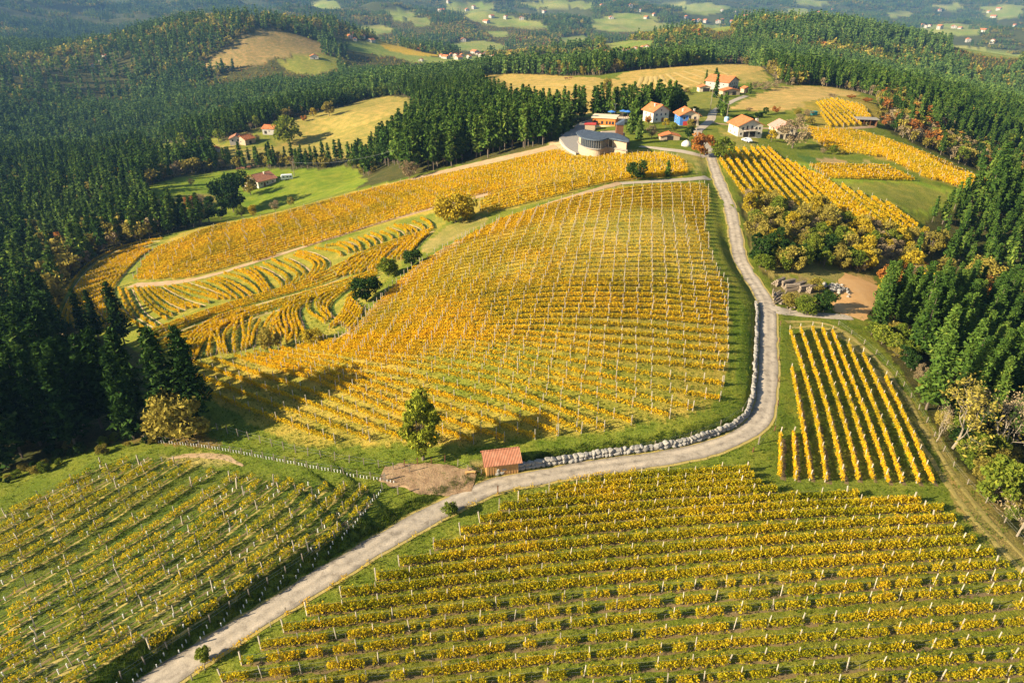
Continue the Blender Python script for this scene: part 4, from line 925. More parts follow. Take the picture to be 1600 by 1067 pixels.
WX, WY, WZ, PX, nn, n2, hs, _pl, _fr, _lg, _rg, _rt = (q[m] for q in (WX, WY, WZ, PX, nn, n2, hs, _pl, _fr, _lg, _rg, _rt))
kind = np.zeros(len(WX), int)                               # 0 pine 1 young pine 2.. broadleaf
kind[inpoly(WX, WY, _lightp) & (n2 < .85)] = 1
kind[(nn > .60) & (n2 < .5)] = 3
kind[(nn < .40) & (n2 < .35)] = 2; kind[(n2 > .98)] = 3; kind[(n2 > .997)] = 4
kind[_rt & (n2 < .88)] = 3; kind[_rt & (n2 < .25)] = 2; kind[_rt & (n2 < .06)] = 4
kind[_pl | _lg | _rg] = 0
vis = (PX[:, 0] > -15) & (PX[:, 0] < 1615) & (PX[:, 1] < 1100)
pine_idx = np.nonzero(vis & (kind == 0))[0]
own = np.zeros(len(WX), bool); score = PX[:, 2].copy(); score[_fr] *= .6
sel = pine_idx[np.argsort(score[pine_idx])][:300]; own[sel] = True      # the 300 that show largest
def grove(u, v, d, i):
    if u < 420 and d < 200: return 0
    if _fr[i]: return 1
    if u > 1300: return 2 if v > 440 else 3
    return 4 if u < 420 else 5
GRV = [('tall dark pine, %s from the left in the black near left grove', 'pines of the near left grove'), ('straight sunlit pine, %s from the left on the front edge of the central plantation', 'pines on the edge of the central plantation'),
       ('dark green pine, %s from the left in the wood right of the small vine block', 'pines of the lower right-hand wood'), ('dark green pine, %s from the left in the upper right wood beyond the rust trees', 'pines of the upper right-hand wood'),
       ('dark pine, %s from the left in the valley wood left of the terraces', 'pines of the valley wood'), ('green pine, %s from the left inside the central plantation', 'pines inside the central plantation')]
_cnt = {}
for i in sel[np.argsort(PX[sel, 0])]:
    u, v, d = PX[i]; gk = grove(u, v, d, i); _cnt[gk] = _cnt.get(gk, 0) + 1
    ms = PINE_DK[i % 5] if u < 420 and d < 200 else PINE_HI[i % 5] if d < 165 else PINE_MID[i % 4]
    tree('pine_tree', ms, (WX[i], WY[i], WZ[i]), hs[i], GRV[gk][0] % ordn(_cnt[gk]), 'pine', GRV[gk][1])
P3 = lambda m: np.stack([WX[m], WY[m], WZ[m]], 1)
near = PX[:, 2] < 520
for nm, msk, pr, sc_, lab in (
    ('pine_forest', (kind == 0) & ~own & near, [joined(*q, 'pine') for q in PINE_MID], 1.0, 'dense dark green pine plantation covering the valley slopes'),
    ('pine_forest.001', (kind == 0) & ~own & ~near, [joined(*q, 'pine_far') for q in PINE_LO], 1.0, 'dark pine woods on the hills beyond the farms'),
    ('young_forest', kind == 1, [joined(*q, 'young') for q in YOUNG], 1.1, 'lighter green young conifers left of the terraces'),
    ('broadleaf_forest', kind == 2, [joined(*q, 'broad') for q in BROAD_MID['green_leaf'] + BROAD_MID['dark_leaf']], 1.25, 'green broadleaf trees scattered through the pine woods'),
    ('autumn_forest', (kind == 3), [joined(*q, 'autumn') for q in BROAD_MID['olive_leaf'] + TWIGGY], 1.2, 'olive and brown autumn broadleaf trees among the pines'),
    ('rust_forest', kind == 4, [joined(*q, 'rust') for q in BROAD_MID['rust_leaf']], 1.15, 'rust coloured broadleaf trees among the pines')):
    if msk.any(): instancer(nm, P3(msk), hs[msk] * sc_, pr, lab)
# far hills
FX, FY = scatter(950, 2400, 6.6, R(42)); m = wooded(FX, FY)
_fn = fbm(FX / 140, FY / 140, 111); m &= (_fn < .63) | (rng.uniform(size=len(FX)) < .25); _ls = low_side(FX, FY, np.full(len(FX), 13.0)); SCX = np.concatenate([SCX, FX[m & _ls]]); SCY = np.concatenate([SCY, FY[m & _ls]]); m &= ~_ls
_th = np.arctan2(FX, FY); _cv = (_th > R(-13)) & (_th < R(16)); m &= ~(_cv & (rng.uniform(size=len(FX)) < .38)); FX, FY = FX[m], FY[m]; FZ = height(FX, FY)
_th = np.arctan2(FX, FY); b = fbm(FX / 90, FY / 90, 121) + rng.normal(0, .12, len(FX)) + .14 * ((_th > R(-13)) & (_th < R(16)))
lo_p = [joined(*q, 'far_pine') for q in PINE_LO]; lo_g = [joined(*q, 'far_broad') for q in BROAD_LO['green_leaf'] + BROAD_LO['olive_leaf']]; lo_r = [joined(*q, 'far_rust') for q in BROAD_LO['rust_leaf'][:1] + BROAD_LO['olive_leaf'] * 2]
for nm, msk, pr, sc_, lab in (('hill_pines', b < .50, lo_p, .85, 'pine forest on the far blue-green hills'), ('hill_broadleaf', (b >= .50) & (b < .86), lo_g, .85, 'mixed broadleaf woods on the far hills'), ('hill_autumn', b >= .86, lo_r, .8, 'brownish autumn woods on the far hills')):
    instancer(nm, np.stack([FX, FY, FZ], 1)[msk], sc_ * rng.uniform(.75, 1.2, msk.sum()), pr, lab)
instancer('hill_scrub', np.stack([SCX, SCY, height(SCX, SCY)], 1), rng.uniform(.16, .34, len(SCX)), lo_g + lo_r, 'low scrub on the near side of the hill clearings', 'scrub')
def clump(ms, n, seed, rad):
    g = np.random.default_rng(seed); T = []; mi = []; fv = 0; V = []; F = []
    for k in range(n):
        me = ms[k % len(ms)][0]; v = np.empty(len(me.vertices) * 3, np.float32); me.vertices.foreach_get('co', v); v = v.reshape(-1, 3) * g.uniform(.6, .95)
        v = v + np.array([g.uniform(-rad, rad), g.uniform(-rad, rad), -1.0]); f = np.arange(len(v)).reshape(-1, 4)
        V.append(v); F.append(f + fv); fv += len(v); T.append(g.uniform(0, 1, len(f))); mi.append(np.full(len(f), k % 2))
    return mesh('clump', np.concatenate(V), np.concatenate(F), [ms[0][0].materials[0], ms[1 % len(ms)][0].materials[0]], tint=np.concatenate(T), fm=np.concatenate(mi))
HX, HY = scatter(2400, 7000, 34, R(40)); m = wooded(HX, HY) & ~low_side(HX, HY, np.full(len(HX), 14.0)); _hn = fbm(HX / 260, HY / 260, 131); m &= (_hn < .56) | (rng.uniform(size=len(HX)) < .3)
HX, HY = HX[m], HY[m]
instancer('distant_forest', np.stack([HX, HY, height(HX, HY)], 1), rng.uniform(.85, 1.3, len(HX)), [clump([PINE_LO[0], PINE_LO[1]], 12, 1, 17), clump([PINE_LO[2], BROAD_LO['green_leaf'][0]], 12, 2, 17), clump([BROAD_LO['green_leaf'][1], BROAD_LO['olive_leaf'][0]], 12, 3, 17)], 'hazy blue woods on the most distant mountainsides')
print('trees', len(WX), len(FX), len(HX), (kind == 0).sum())
# ------------------------------------------------------------------ buildings
def tiles(name, a, b, c, ax='Y', sc_=2.2):
    """clay tile: courses and pans from wave textures, blotched colour"""
    m, t, out = nodes(name); tc = N(t, 'ShaderNodeTexCoord'); n = noise_n(t, tc.outputs['Object'], 1.3, 5)
    col = ramp(t, n, [(.25, a), (.5, b), (.75, c)])
    p = N(t, 'ShaderNodeBsdfPrincipled', Roughness=.85); p.inputs['Specular IOR Level'].default_value = .15
    wv = N(t, 'ShaderNodeTexWave', Scale=sc_, Distortion=.4, bands_direction=ax); t.links.new(tc.outputs['Object'], wv.inputs['Vector'])
    bp = N(t, 'ShaderNodeBump', Strength=.5, Distance=.08); t.links.new(wv.outputs['Fac'], bp.inputs['Height']); t.links.new(bp.outputs[0], p.inputs['Normal'])
    t.links.new(col, p.inputs['Base Color']); t.links.new(p.outputs[0], out.inputs[0]); return m
M['tile'] = tiles('clay_tile', (.34, .10, .035), (.50, .16, .055), (.62, .25, .10))
M['oldtile'] = tiles('weathered_tile', (.22, .09, .05), (.36, .15, .08), (.46, .23, .13))
M['pinktile'] = tiles('pink_tile', (.42, .20, .15), (.52, .26, .20), (.60, .34, .27))
M['slate'] = tiles('slate', (.045, .06, .085), (.07, .09, .12), (.10, .13, .16))
P = lambda nm, c, d=.15, **k: solid(nm, [(0, tuple(q * (1 - d) for q in c)), (1, tuple(min(.9, q * (1 + d)) for q in c))], k.pop('scale', 1.2), **k)
M['white'] = P('white_render', (.60, .53, .43)); M['cream'] = P('cream_render', (.62, .50, .34)); M['stone'] = P('pale_stone', (.40, .30, .20), .3, bump=.4, scale=2.5)
M['grey_stone'] = P('grey_stone_wall', (.36, .33, .28), .3, bump=.5, scale=2); M['blue'] = P('blue_paint', (.06, .17, .46)); M['orange'] = P('orange_board', (.58, .20, .04)); M['brown'] = P('brown_wood', (.16, .07, .035))
M['timber'] = P('warm_timber', (.56, .31, .11), .25, scale=5); M['glass'] = solid('dark_glass', [(0, (.015, .02, .03)), (1, (.04, .05, .06))], 2, rough=.12, spec=.5)
M['frame'] = P('window_frame', (.55, .5, .42)); M['concrete'] = P('concrete', (.27, .24, .20), .2); M['metal'] = P('grey_metal', (.35, .36, .37), rough=.45, metal=.7); M['red'] = P('red_paint', (.45, .05, .04)); M['dark'] = P('dark_opening', (.03, .025, .02))
M['blue_cloth'] = P('blue_cloth', (.05, .17, .50)); M['carwhite'] = P('car_paint', (.75, .75, .76), rough=.25, spec=.5); M['rubber'] = P('rubber', (.02, .02, .02))

def gable(root, W, D_, h, rise, wall, roof, over=.6, thick=.22, chim=(), wins=(), doors=(), asym=0.0):
    """walls with two gables, roof slabs, chimneys, windows; ridge runs along local y, the -y gable is the front"""
    b = MB(); rx = asym * W / 2; b.prism([(-W / 2, -.6), (W / 2, -.6), (W / 2, h), (rx, h + rise), (-W / 2, h)], -D_ / 2, D_ / 2, 'y'); b.build('wall', M[wall], root)
    b = MB(); s1 = rise / (W / 2 - rx); s2 = rise / (W / 2 + rx); o = over
    b.prism([(rx, h + rise + .02), (W / 2 + o, h - s1 * o + .02), (W / 2 + o, h - s1 * o + .02 + thick), (rx, h + rise + .02 + thick)], -D_ / 2 - o, D_ / 2 + o, 'y', .4)
    b.prism([(-W / 2 - o, h - s2 * o + .02), (rx, h + rise + .02), (rx, h + rise + .02 + thick), (-W / 2 - o, h - s2 * o + .02 + thick)], -D_ / 2 - o, D_ / 2 + o, 'y', .6)
    rf = b.build('roof', M[roof], root)
    b = MB(); b.tube([(rx, -D_ / 2 - o - .02, h + rise + thick + .04), (rx, D_ / 2 + o + .02, h + rise + thick + .04)], .13, 6); b.build('ridge_tile', M[roof], rf)
    for (x, y) in chim:
        z = h + rise - abs(x - rx) * (s1 if x > rx else s2)
        b = MB(); b.box(x - .35, x + .35, y - .3, y + .3, z - .3, z + 1.2); b.box(x - .45, x + .45, y - .4, y + .4, z + 1.2, z + 1.38, .8); b.build('chimney', M['white'], rf)
    for (f, x, z, w_, hh) in wins:
        face_piece(root, 'window', f, x, z, w_, hh, W, D_, 'frame', 'pane', 'glass')
    for (f, x, w_, hh, mt) in doors:
        face_piece(root, 'door', f, x, 0.0, w_, hh, W, D_, mt, None, None)
    return rf
def face_piece(root, nm, f, x, z, w_, hh, W, D_, mat, sub, submat):
    def bx(x0, x1, a, b_, z0, z1):
        m = MB()
        if f == 'f': m.box(x0, x1, -D_ / 2 - b_, -D_ / 2 - a, z0, z1)
        elif f == 'b': m.box(x0, x1, D_ / 2 + a, D_ / 2 + b_, z0, z1)
        elif f == 'l': m.box(-W / 2 - b_, -W / 2 - a, x0, x1, z0, z1)
        else: m.box(W / 2 + a, W / 2 + b_, x0, x1, z0, z1)
        return m
    o = bx(x - w_ / 2, x + w_ / 2, -.05, .05, z, z + hh).build(nm, M[mat], root)
    if sub: bx(x - w_ / 2 + .12, x + w_ / 2 - .12, .02, .075, z + .12, z + hh - .12).build(sub, M[submat], o)
def at(u, v): return G([(u, v)])[0]
def house(name, u, v, rz, label, W, D_, h, rise, wall='white', roof='tile', group=None, lift=0, sc_=.86, **k):
    p = at(u, v); root = thing(name, label, 'house', (p[0], p[1], p[2] + lift), R(rz), group); root.scale = (sc_,) * 3; gable(root, W, D_, h, rise, wall, roof, **k); return root

# white farmhouse by the lane
h1 = house('farmhouse', 1163, 211, 10, 'white farmhouse with broad orange gable roof and balcony, car parked in front', 11.5, 9.5, 5.0, 2.6, over=.9, chim=((3.4, -2.5), (4.6, -1.2)),
           wins=[('f', -3.6, 3.1, 1.1, 1.3), ('f', -1.6, 3.1, 1.0, 1.9), ('f', .6, 3.1, 1.0, 1.9), ('f', 2.6, 3.1, 1.1, 1.3), ('f', 4.2, .9, 1.2, 1.2), ('f', 4.2, 3.1, .9, 1.2), ('l', -2, 1.0, 1.0, 1.2), ('l', 2, 1.0, 1.0, 1.2), ('l', 0, 3.2, .9, 1.1), ('f', -4.4, 1.0, .9, 1.1)],
           doors=[('f', -1.9, 2.4, 2.3, 'dark'), ('f', 1.2, 2.6, 2.3, 'dark')])
b = MB(); b.box(-3.0, 2.2, -6.1, -4.85, 2.75, 2.9); b.build('balcony', M['white'], h1)
b = MB()
for k in range(14): b.box(-2.95 + k * .39, -2.90 + k * .39, -6.08, -6.02, 2.9, 3.75)
b.box(-3.0, 2.2, -6.1, -6.0, 3.75, 3.83); b.build('railing', M['brown'], h1)
h2 = house('farmhouse', 1220, 214, 4, 'pale house with pink tiled roof half hidden by a bare tree', 8.6, 9, 4.6, 2.3, wall='cream', roof='pinktile', over=.7, chim=((2.2, -1.5), (3.0, -.3)),
           wins=[('f', -2.2, 2.9, 1.1, 1.2), ('f', .2, 2.9, 1.1, 1.2), ('f', 2.5, 2.9, 1.1, 1.2), ('l', -1, 1.0, 1.1, 1.1), ('l', 2, 2.9, 1, 1.1)], doors=[('f', -1.8, 1.6, 2.0, 'dark'), ('f', 1.2, 2.2, 2.1, 'dark')])
h3 = house('timber_house', 1072, 194, 4, 'blue painted house with orange gable roof and red ground floor', 9.0, 9, 4.8, 2.2, wall='cream', over=.9, chim=((-2.6, -1.2), (2.8, -1.0)),
           wins=[('f', -2.6, 2.8, 1.2, 1.4), ('f', 0, 3.0, 1.2, 1.8), ('f', 2.4, 2.8, 1.2, 1.4), ('l', 0, 2.8, 1.0, 1.2), ('l', 2.4, .9, 1.0, 1.2)], doors=[('f', -1.5, 3.0, 2.1, 'red'), ('f', 2.2, 2.0, 2.1, 'dark')])
MB().box(-4.52, -.3, -4.54, -4.4, .2, 4.7).build('blue_panel', M['blue'], h3); MB().box(-4.54, -4.4, -4.4, 4.4, .2, 4.7).build('blue_panel', M['blue'], h3)
b = MB(); b.box(-1.2, 4.2, -5.6, -4.5, 2.55, 2.7)
for k in range(12): b.box(-1.2 + k * .46, -1.12 + k * .46, -5.6, -5.5, 2.7, 3.5)
b.build('balcony', M['brown'], h3)
h4 = house('farmhouse', 1024, 189, 24, 'white house with steep orange roof in front of tall dark conifers', 9.0, 8.5, 5.2, 2.6, over=.8, chim=((-1.6, -1.0), (2.8, .5)),
           wins=[('f', -2.5, 3.0, 1.0, 1.2), ('f', 0, 3.0, 1.0, 1.2), ('f', 2.5, 3.0, 1.0, 1.2), ('f', -2.4, .9, 1.1, 1.2), ('f', 0, 5.2, .8, .9), ('l', -1.8, 3, 1, 1.2), ('l', 1.8, 3, 1, 1.2)], doors=[('f', 1.0, 1.3, 2.1, 'brown')])
h5 = house('garden_shed', 1045, 218, 0, 'low shed with shallow red tiled roof below the blue house', 8.0, 4.5, 1.7, 1.0, wall='stone', over=.5, doors=[('f', 0, 2.6, 1.8, 'dark')])
h6 = house('old_farm', 1127, 139, 48, 'large old stone farm with long orange roof on the hill top', 15, 17, 5.6, 3.0, wall='grey_stone', over=.8, chim=((-2, 3),),
           wins=[('f', -4.5, 3.4, 1.2, 1.5), ('f', -2, 3.4, 1.2, 1.7), ('f', 1.0, 3.4, 1.2, 1.7), ('f', 4.0, 3.4, 1.2, 1.5), ('f', -1, 6.2, 1.1, 1.0), ('f', -4.5, .9, 1.2, 1.3), ('l', -5, 3.2, 1, 1.1), ('l', 0, 3.2, 1, 1.1), ('l', 5, 3.2, 1, 1.1)], doors=[('f', 1.2, 2.4, 2.5, 'brown'), ('f', 4.6, 1.6, 2.2, 'dark')])
h6b = house('farm_annex', 1139, 148, 12, 'low annex with flat orange roof in front of the old farm', 12, 6, 2.8, 1.3, wall='stone', over=.7, doors=[('f', -3, 2.6, 2.2, 'dark'), ('f', 2, 2.6, 2.2, 'dark')], wins=[('l', 0, 1, 1, 1)])
h6c = house('open_barn', 1099, 143, 5, 'small open fronted barn with red roof left of the old farm', 7.5, 5, 2.9, 1.2, wall='cream', over=.6, doors=[('f', 1.0, 4.6, 2.5, 'dark')])
h6d = house('farm_store', 1164, 145, 20, 'little stone store with red roof right of the old farm', 5, 4, 2.8, 1.0, wall='stone', over=.4, doors=[('f', 0, 1.4, 2.0, 'brown')])
h7 = house('farmhouse', 408, 287, -38, 'white low farmhouse with wide orange roof alone in the green meadow', 13, 12, 3.4, 2.6, over=.9, roof='oldtile', chim=((1.5, 2),),
           wins=[('f', -4, 1.1, 1.1, 1.2), ('f', 0, 1.1, 1.2, 1.2), ('f', 3.6, 1.1, 1.1, 1.2), ('f', 0, 3.6, 1, 1), ('r', -3.6, 1.1, 1.1, 1.2), ('r', 0.2, 1.1, 1.1, 1.2), ('r', 3.8, 1.1, 1.1, 1.2)], doors=[('r', -1.8, 1.2, 2.1, 'brown'), ('f', 2.0, 1.3, 2.1, 'dark')])
h7b = house('lean_to', 388, 296, -38, 'small red roofed lean-to beside the white meadow farmhouse', 4.5, 3, 2.0, .9, roof='oldtile', over=.3, doors=[('f', 0, 1.2, 1.7, 'dark')])
h8 = house('farmhouse', 371, 224, 15, 'house with half dark and half orange roof by the valley wood', 9, 9, 4.0, 2.0, roof='oldtile', wins=[('f', -2.4, 2.2, 1.3, 1.4), ('f', 1.2, 2.2, 1.3, 1.4), ('l', 0, 2, 1, 1.2)], doors=[('f', 3, 1.4, 2, 'dark')])
h8b = house('barn', 385, 224, -30, 'barn with bright orange roof joined to the half dark house', 9, 9, 3.6, 2.2, wall='stone', wins=[('f', 0, 1.2, 1.2, 1.2)], doors=[('r', 0, 2, 2.2, 'dark')])
h9 = house('stone_barn', 428, 208, 78, 'long stone barn with orange roof left of the round meadow tree', 9, 13, 3.8, 1.8, wall='grey_stone', wins=[('l', -3, 1.5, 1, 1.2), ('l', 1, 1.5, 1, 1.2)], doors=[('l', 4, 2, 2.2, 'dark')])
h10 = house('hut', 338, 237, 20, 'tiny hut with red roof among bare bushes in the valley', 5, 4.5, 2.2, 1.2, over=.4, doors=[('f', 0, 1.2, 1.8, 'brown')], wins=[('l', 0, .9, .9, .9)])
h11 = house('long_shed', 216, 240, 88, 'long low shed with pinkish roof at the edge of the valley wood', 4, 11, 1.8, .8, roof='pinktile', wall='cream', over=.3, doors=[('l', 0, 2.4, 1.6, 'dark')])
h12 = house('hill_house', 491, 92, 15, 'white house with orange roof on the high green pasture', 13, 10, 4, 2.4, wins=[('f', -3, 1.6, 1.3, 1.4), ('f', 3, 1.6, 1.3, 1.4)], doors=[('f', 0, 1.6, 2.2, 'dark')])
# flat roofed field barn
p = at(1352, 194); fb = thing('field_barn', 'flat roofed open barn beside the right-hand vine plots', 'barn', p, R(-12))
b = MB(); b.box(-4, 4, 2.3, 2.5, -.5, 2.3); b.box(-4, -3.8, -2.5, 2.5, -.5, 2.3); b.box(3.8, 4, -2.5, 2.5, -.5, 2.3); b.build('wall', M['brown'], fb)
b = MB(); b.box(-4.6, 4.6, -3.2, 3.0, 2.3, 2.48); b.build('roof', M['concrete'], fb)
for x in (-3.9, -1.3, 1.3, 3.9): MB().box(x - .09, x + .09, -2.6, -2.42, -.4, 2.3).build('pillar', M['brown'], fb)

# ---- winery
def plane_pts(px, z):
    d = rays(np.array(S(px))); t = (CAM_H - z) / -d[:, 2]; return (d * t[:, None])[:, :2]
zg = float(at(945, 228)[2]); RZ = zg + 5.6
roof_xy = resample(smooth(np.concatenate([plane_pts('900,207 905,204.5 913,203.2 922,204 932,206.5 944,208 958,208 966,209.5 976,214 986,221.5 974,220.5 960,217.5 950,216 944,219 934,219.5 922,218.5 911,216 903,212 900,207', RZ)]), 1), 1.0)[:-1]
cen = roof_xy.mean(0); wz = thing('winery', 'modern winery with sweeping blue-grey oval roof, glass band and stone wall', 'winery', (cen[0], cen[1], zg)); rl = roof_xy - cen
def shrink(p, k):
    d = np.roll(p, -1, 0) - np.roll(p, 1, 0); d /= np.linalg.norm(d, axis=1)[:, None]; nrm = np.stack([d[:, 1], -d[:, 0]], 1)
    if ((nrm * p).sum(1)).mean() > 0: nrm = -nrm
    return p + nrm * k
b = MB(); b.prism([tuple(q) for q in rl], 5.3, 5.75, 'z'); rf = b.build('roof', M['slate'], wz)
inn = shrink(rl, .8); b = MB(); b.prism([tuple(q) for q in shrink(rl, 1.05)], -.8, 5.3, 'z'); b.build('wall', M['stone'], wz)
zc = rl[:, 1]; n_p = len(inn); k = 0
for i in range(n_p):
    a, c = inn[i], inn[(i + 1) % n_p]
    out_n = np.array([c[1] - a[1], -(c[0] - a[0])]); mid = (a + c) / 2
    if mid[1] > .4 or mid[0] > 3.0: continue                          # the glazed side faces the valley
    b = MB(); b.add([(a[0], a[1], 2.7), (c[0], c[1], 2.7), (c[0], c[1], 5.25), (a[0], a[1], 5.25)], [[0, 1, 2, 3]]); pn = b.build('pane', M['glass'], wz)
    b = MB(); b.box(a[0] - .09, a[0] + .09, a[1] - .09, a[1] + .09, 2.6, 5.3); b.build('mullion', M['metal'], wz)
b = MB(); b.prism([tuple(q) for q in shrink(rl, .45)], 2.35, 2.7, 'z'); b.build('floor_slab', M['concrete'], wz)
fr = plane_pts('944,232 975,230.5', zg) - cen; d = fr[1] - fr[0]; ln = np.linalg.norm(d); ang = math.atan2(d[1], d[0])
Mx = Matrix.Translation((fr[0][0], fr[0][1], 0)) @ Matrix.Rotation(ang, 4, 'Z')
b = MB(); b.box(0, ln, 0, 5, -.6, 4.9, M=Mx); b.build('stone_wing', M['stone'], wz)
for i in range(8): MB().box(2.5 + i * .52, 2.5 + i * .52 + .24, -.06, .05, 1.3, 3.3, M=Mx).build('slit_window', M['dark'], wz)
MB().box(ln - .05, ln + 2.0, .3, 4.6, -.5, 2.8, M=Mx).build('side_wall', M['brown'], wz)
b = MB(); g0 = plane_pts('912,231 926,232.5', zg) - cen; MB().box(g0[0][0], g0[1][0], g0[0][1] - .1, g0[0][1] + .6, -.3, 2.3).build('garage_door', M['brown'], wz)
tw = plane_pts('967,214', zg + 4)[0] - cen; MB().box(tw[0] - 1.2, tw[0] + 1.2, tw[1] - 1.2, tw[1] + 1.2, 0, 8.2).build('tower', M['brown'], wz)
b = MB(); b.prism([(tw[0] - 1.4, 8.2), (tw[0] + 1.4, 8.2), (tw[0] + 1.4, 9.9), (tw[0] - .6, 8.7)], tw[1] - 1.4, tw[1] + 1.4, 'y'); b.build('tower_roof', M['slate'], wz)
# terrace pavement and parapet
tp = G(np.array(S('874,222 884,233 900,241 925,241 945,238 945,231 920,228 905,218 915,206 932,200 930,192 910,196 895,205 882,214')))
ter = thing('winery_terrace', 'paved grey terrace with curved parapet round the winery', 'terrace', tp[:, :3].mean(0)); tl = tp - tp.mean(0)
b = MB(); b.prism([(q[0], q[1]) for q in tl], -1.5, .35, 'z'); b.build('paving', M['concrete'], ter)
pw = resample(smooth(G(np.array(S('900,243 888,237 876,226 873,217 884,208 897,200 912,193 928,188'))), 2), 1.5) - tp.mean(0)
for a, c in zip(pw[:-1], pw[1:]):
    d = c - a; Mp = Matrix.Translation((a[0], a[1], a[2])) @ Matrix.Rotation(math.atan2(d[1], d[0]), 4, 'Z')
    MB().box(0, math.hypot(d[0], d[1]) - .03, -.13, .13, -.8, .85, M=Mp).build('parapet', M['grey_stone'], ter)
p = at(945, 196); ob = thing('restaurant', 'flat roofed orange boarded restaurant behind the winery', 'building', p, R(-17)); L2, D2 = 9.5, 7.0
MB().box(-L2 / 2, L2 / 2, -D2 / 2, D2 / 2, -1, 3.4).build('wall', M['orange'], ob)
MB().box(-L2 / 2 - .5, L2 / 2 + .5, -D2 / 2 - .5, D2 / 2 + .5, 3.4, 3.8).build('roof', M['cream'], ob)
MB().box(-L2 / 2 - .02, L2 / 2 + .02, -D2 / 2 - .04, -D2 / 2 + .1, -.6, .5).build('plinth', M['cream'], ob)
for x, w_ in ((-3.2, 1.8), (-.6, 1.0), (1.3, .8), (2.6, .8), (3.8, 1.0)): face_piece(ob, 'window', 'f', x, 1.0, w_, 1.3, L2, D2, 'brown', 'pane', 'glass')
p = at(922, 204); rb = thing('red_kiosk', 'small red roofed kiosk between winery and restaurant', 'kiosk', p, R(-10)); MB().box(-2, 2, -1.6, 1.6, -.5, 2.5).build('wall', M['stone'], rb); MB().box(-2.3, 2.3, -1.9, 1.9, 2.5, 2.75).build('roof', M['red'], rb)
p = at(972, 190); dk = thing('dining_deck', 'pale dining deck with tables beside the orange restaurant', 'deck', p, R(-6)); MB().box(-5.5, 5.5, -3.2, 3.2, -1, 1.5).build('platform', M['cream'], dk)
for k, (x, y) in enumerate([(-4, -1.5), (-1.6, 1), (.6, -1.6), (2.6, .9), (4.3, -1.2)]):
    tt = thing('table', '%s small wooden table from the restaurant wall on the dining deck' % ordn(k + 1), 'table', (p[0] + x, p[1] + y, p[2] + 1.5), 0, 'tables on the dining deck')
    b = MB(); b.box(-.5, .5, -.5, .5, .70, .76); b.build('tabletop', M['brown'], tt)
    for sx, sy in ((-1, -1), (1, -1), (1, 1), (-1, 1)): MB().box(sx * .42 - .04, sx * .42 + .04, sy * .42 - .04, sy * .42 + .04, 0, .7).build('leg', M['brown'], tt)
for k, (u, v) in enumerate(((955, 189), (973, 188), (980, 189))):
    q = at(u, v); um = thing('parasol', ['blue parasol nearest the restaurant wall', 'blue parasol in the middle of the dining deck', 'blue parasol at the conifer end of the dining deck'][k], 'parasol', (q[0], q[1], q[2] + 1.5), 0, 'blue parasols')
    MB().tube([(0, 0, 0), (0, 0, 2.5)], .04).build('pole', M['metal'], um); b = MB(); b.v = [(1.8 * math.cos(i * math.pi / 4), 1.8 * math.sin(i * math.pi / 4), 2.2) for i in range(8)] + [(0, 0, 2.8)]; b.f = [[i, (i + 1) % 8, 8] for i in range(8)]; b.t = [.5] * 8; b.build('canopy', M['blue_cloth'], um)
for k, (u, v, h) in enumerate(((938, 186, 6), (960, 188, 6.5), (965, 183, 7.5))):
    q = at(u, v); lp_ = thing('street_lamp', ['lamp post left of the restaurant roof', 'twin lamp post behind the dining deck', 'tall lamp post before the dark pines'][k], 'lamp', q, 0, 'lamp posts at the restaurant'); MB().tube([(0, 0, 0), (0, 0, h)], [.09, .05]).build('pole', M['metal'], lp_); MB().box(-.6, .6, -.12, .12, h, h + .15).build('lamp_head', M['metal'], lp_)

# ---- timber shed at the lane
p = at(783, 731); sh = thing('timber_shed', 'small timber shed with red tiled roof beside the lane and stone wall', 'shed', p, R(11)); sh.scale = (.94, .94, .94); W_, Dd = 4.7, 2.3
MB().box(-W_ / 2 + .06, W_ / 2 - .06, -Dd / 2 + .06, Dd / 2 - .06, -.4, 2.0).build('wall', M['timber'], sh)
nb = 24
for i in range(nb):
    x = -W_ / 2 + W_ * i / nb; MB().box(x + .02, x + W_ / nb - .04, -Dd / 2 - (.03 if i % 2 else 0), -Dd / 2 + .07, -.35, 1.95, float(rng.uniform())).build('board', M['timber'], sh)
for i in range(11):
    y = -Dd / 2 + Dd * i / 11; MB().box(-W_ / 2 - (.03 if i % 2 else 0), -W_ / 2 + .07, y + .02, y + Dd / 11 - .03, -.35, 1.95 + .5 * min(1, i / 6), float(rng.uniform())).build('board', M['timber'], sh)
prof = [(-1.75, 1.80), (-1.3, 2.02), (-.6, 2.45), (.15, 2.80), (.55, 2.90), (1.1, 2.55), (1.6, 2.05)]
b = MB(); up = [(y, z + .10) for y, z in prof]; b.prism(prof + up[::-1], -W_ / 2 - .45, W_ / 2 + .45, 'x'); M['shedtile'] = tiles('shed_tile', (.30, .115, .06), (.40, .165, .09), (.48, .24, .14), 'X', 1.4); rf = b.build('roof', M['shedtile'], sh)
for i in range(13):
    x = -W_ / 2 - .4 + (W_ + .8) * i / 13; MB().tube([(x, .50, 3.02), (x + .40, .50, 3.04)], [.11, .09], 7).build('ridge_tile', M['shedtile'], rf)
MB().prism([(-W_ / 2 * .0 - 1.1, 1.9), (1.1, 1.9), (.5, 2.8)], -W_ / 2 + .02, W_ / 2 - .02, 'x').build('gable_board', M['timber'], sh)

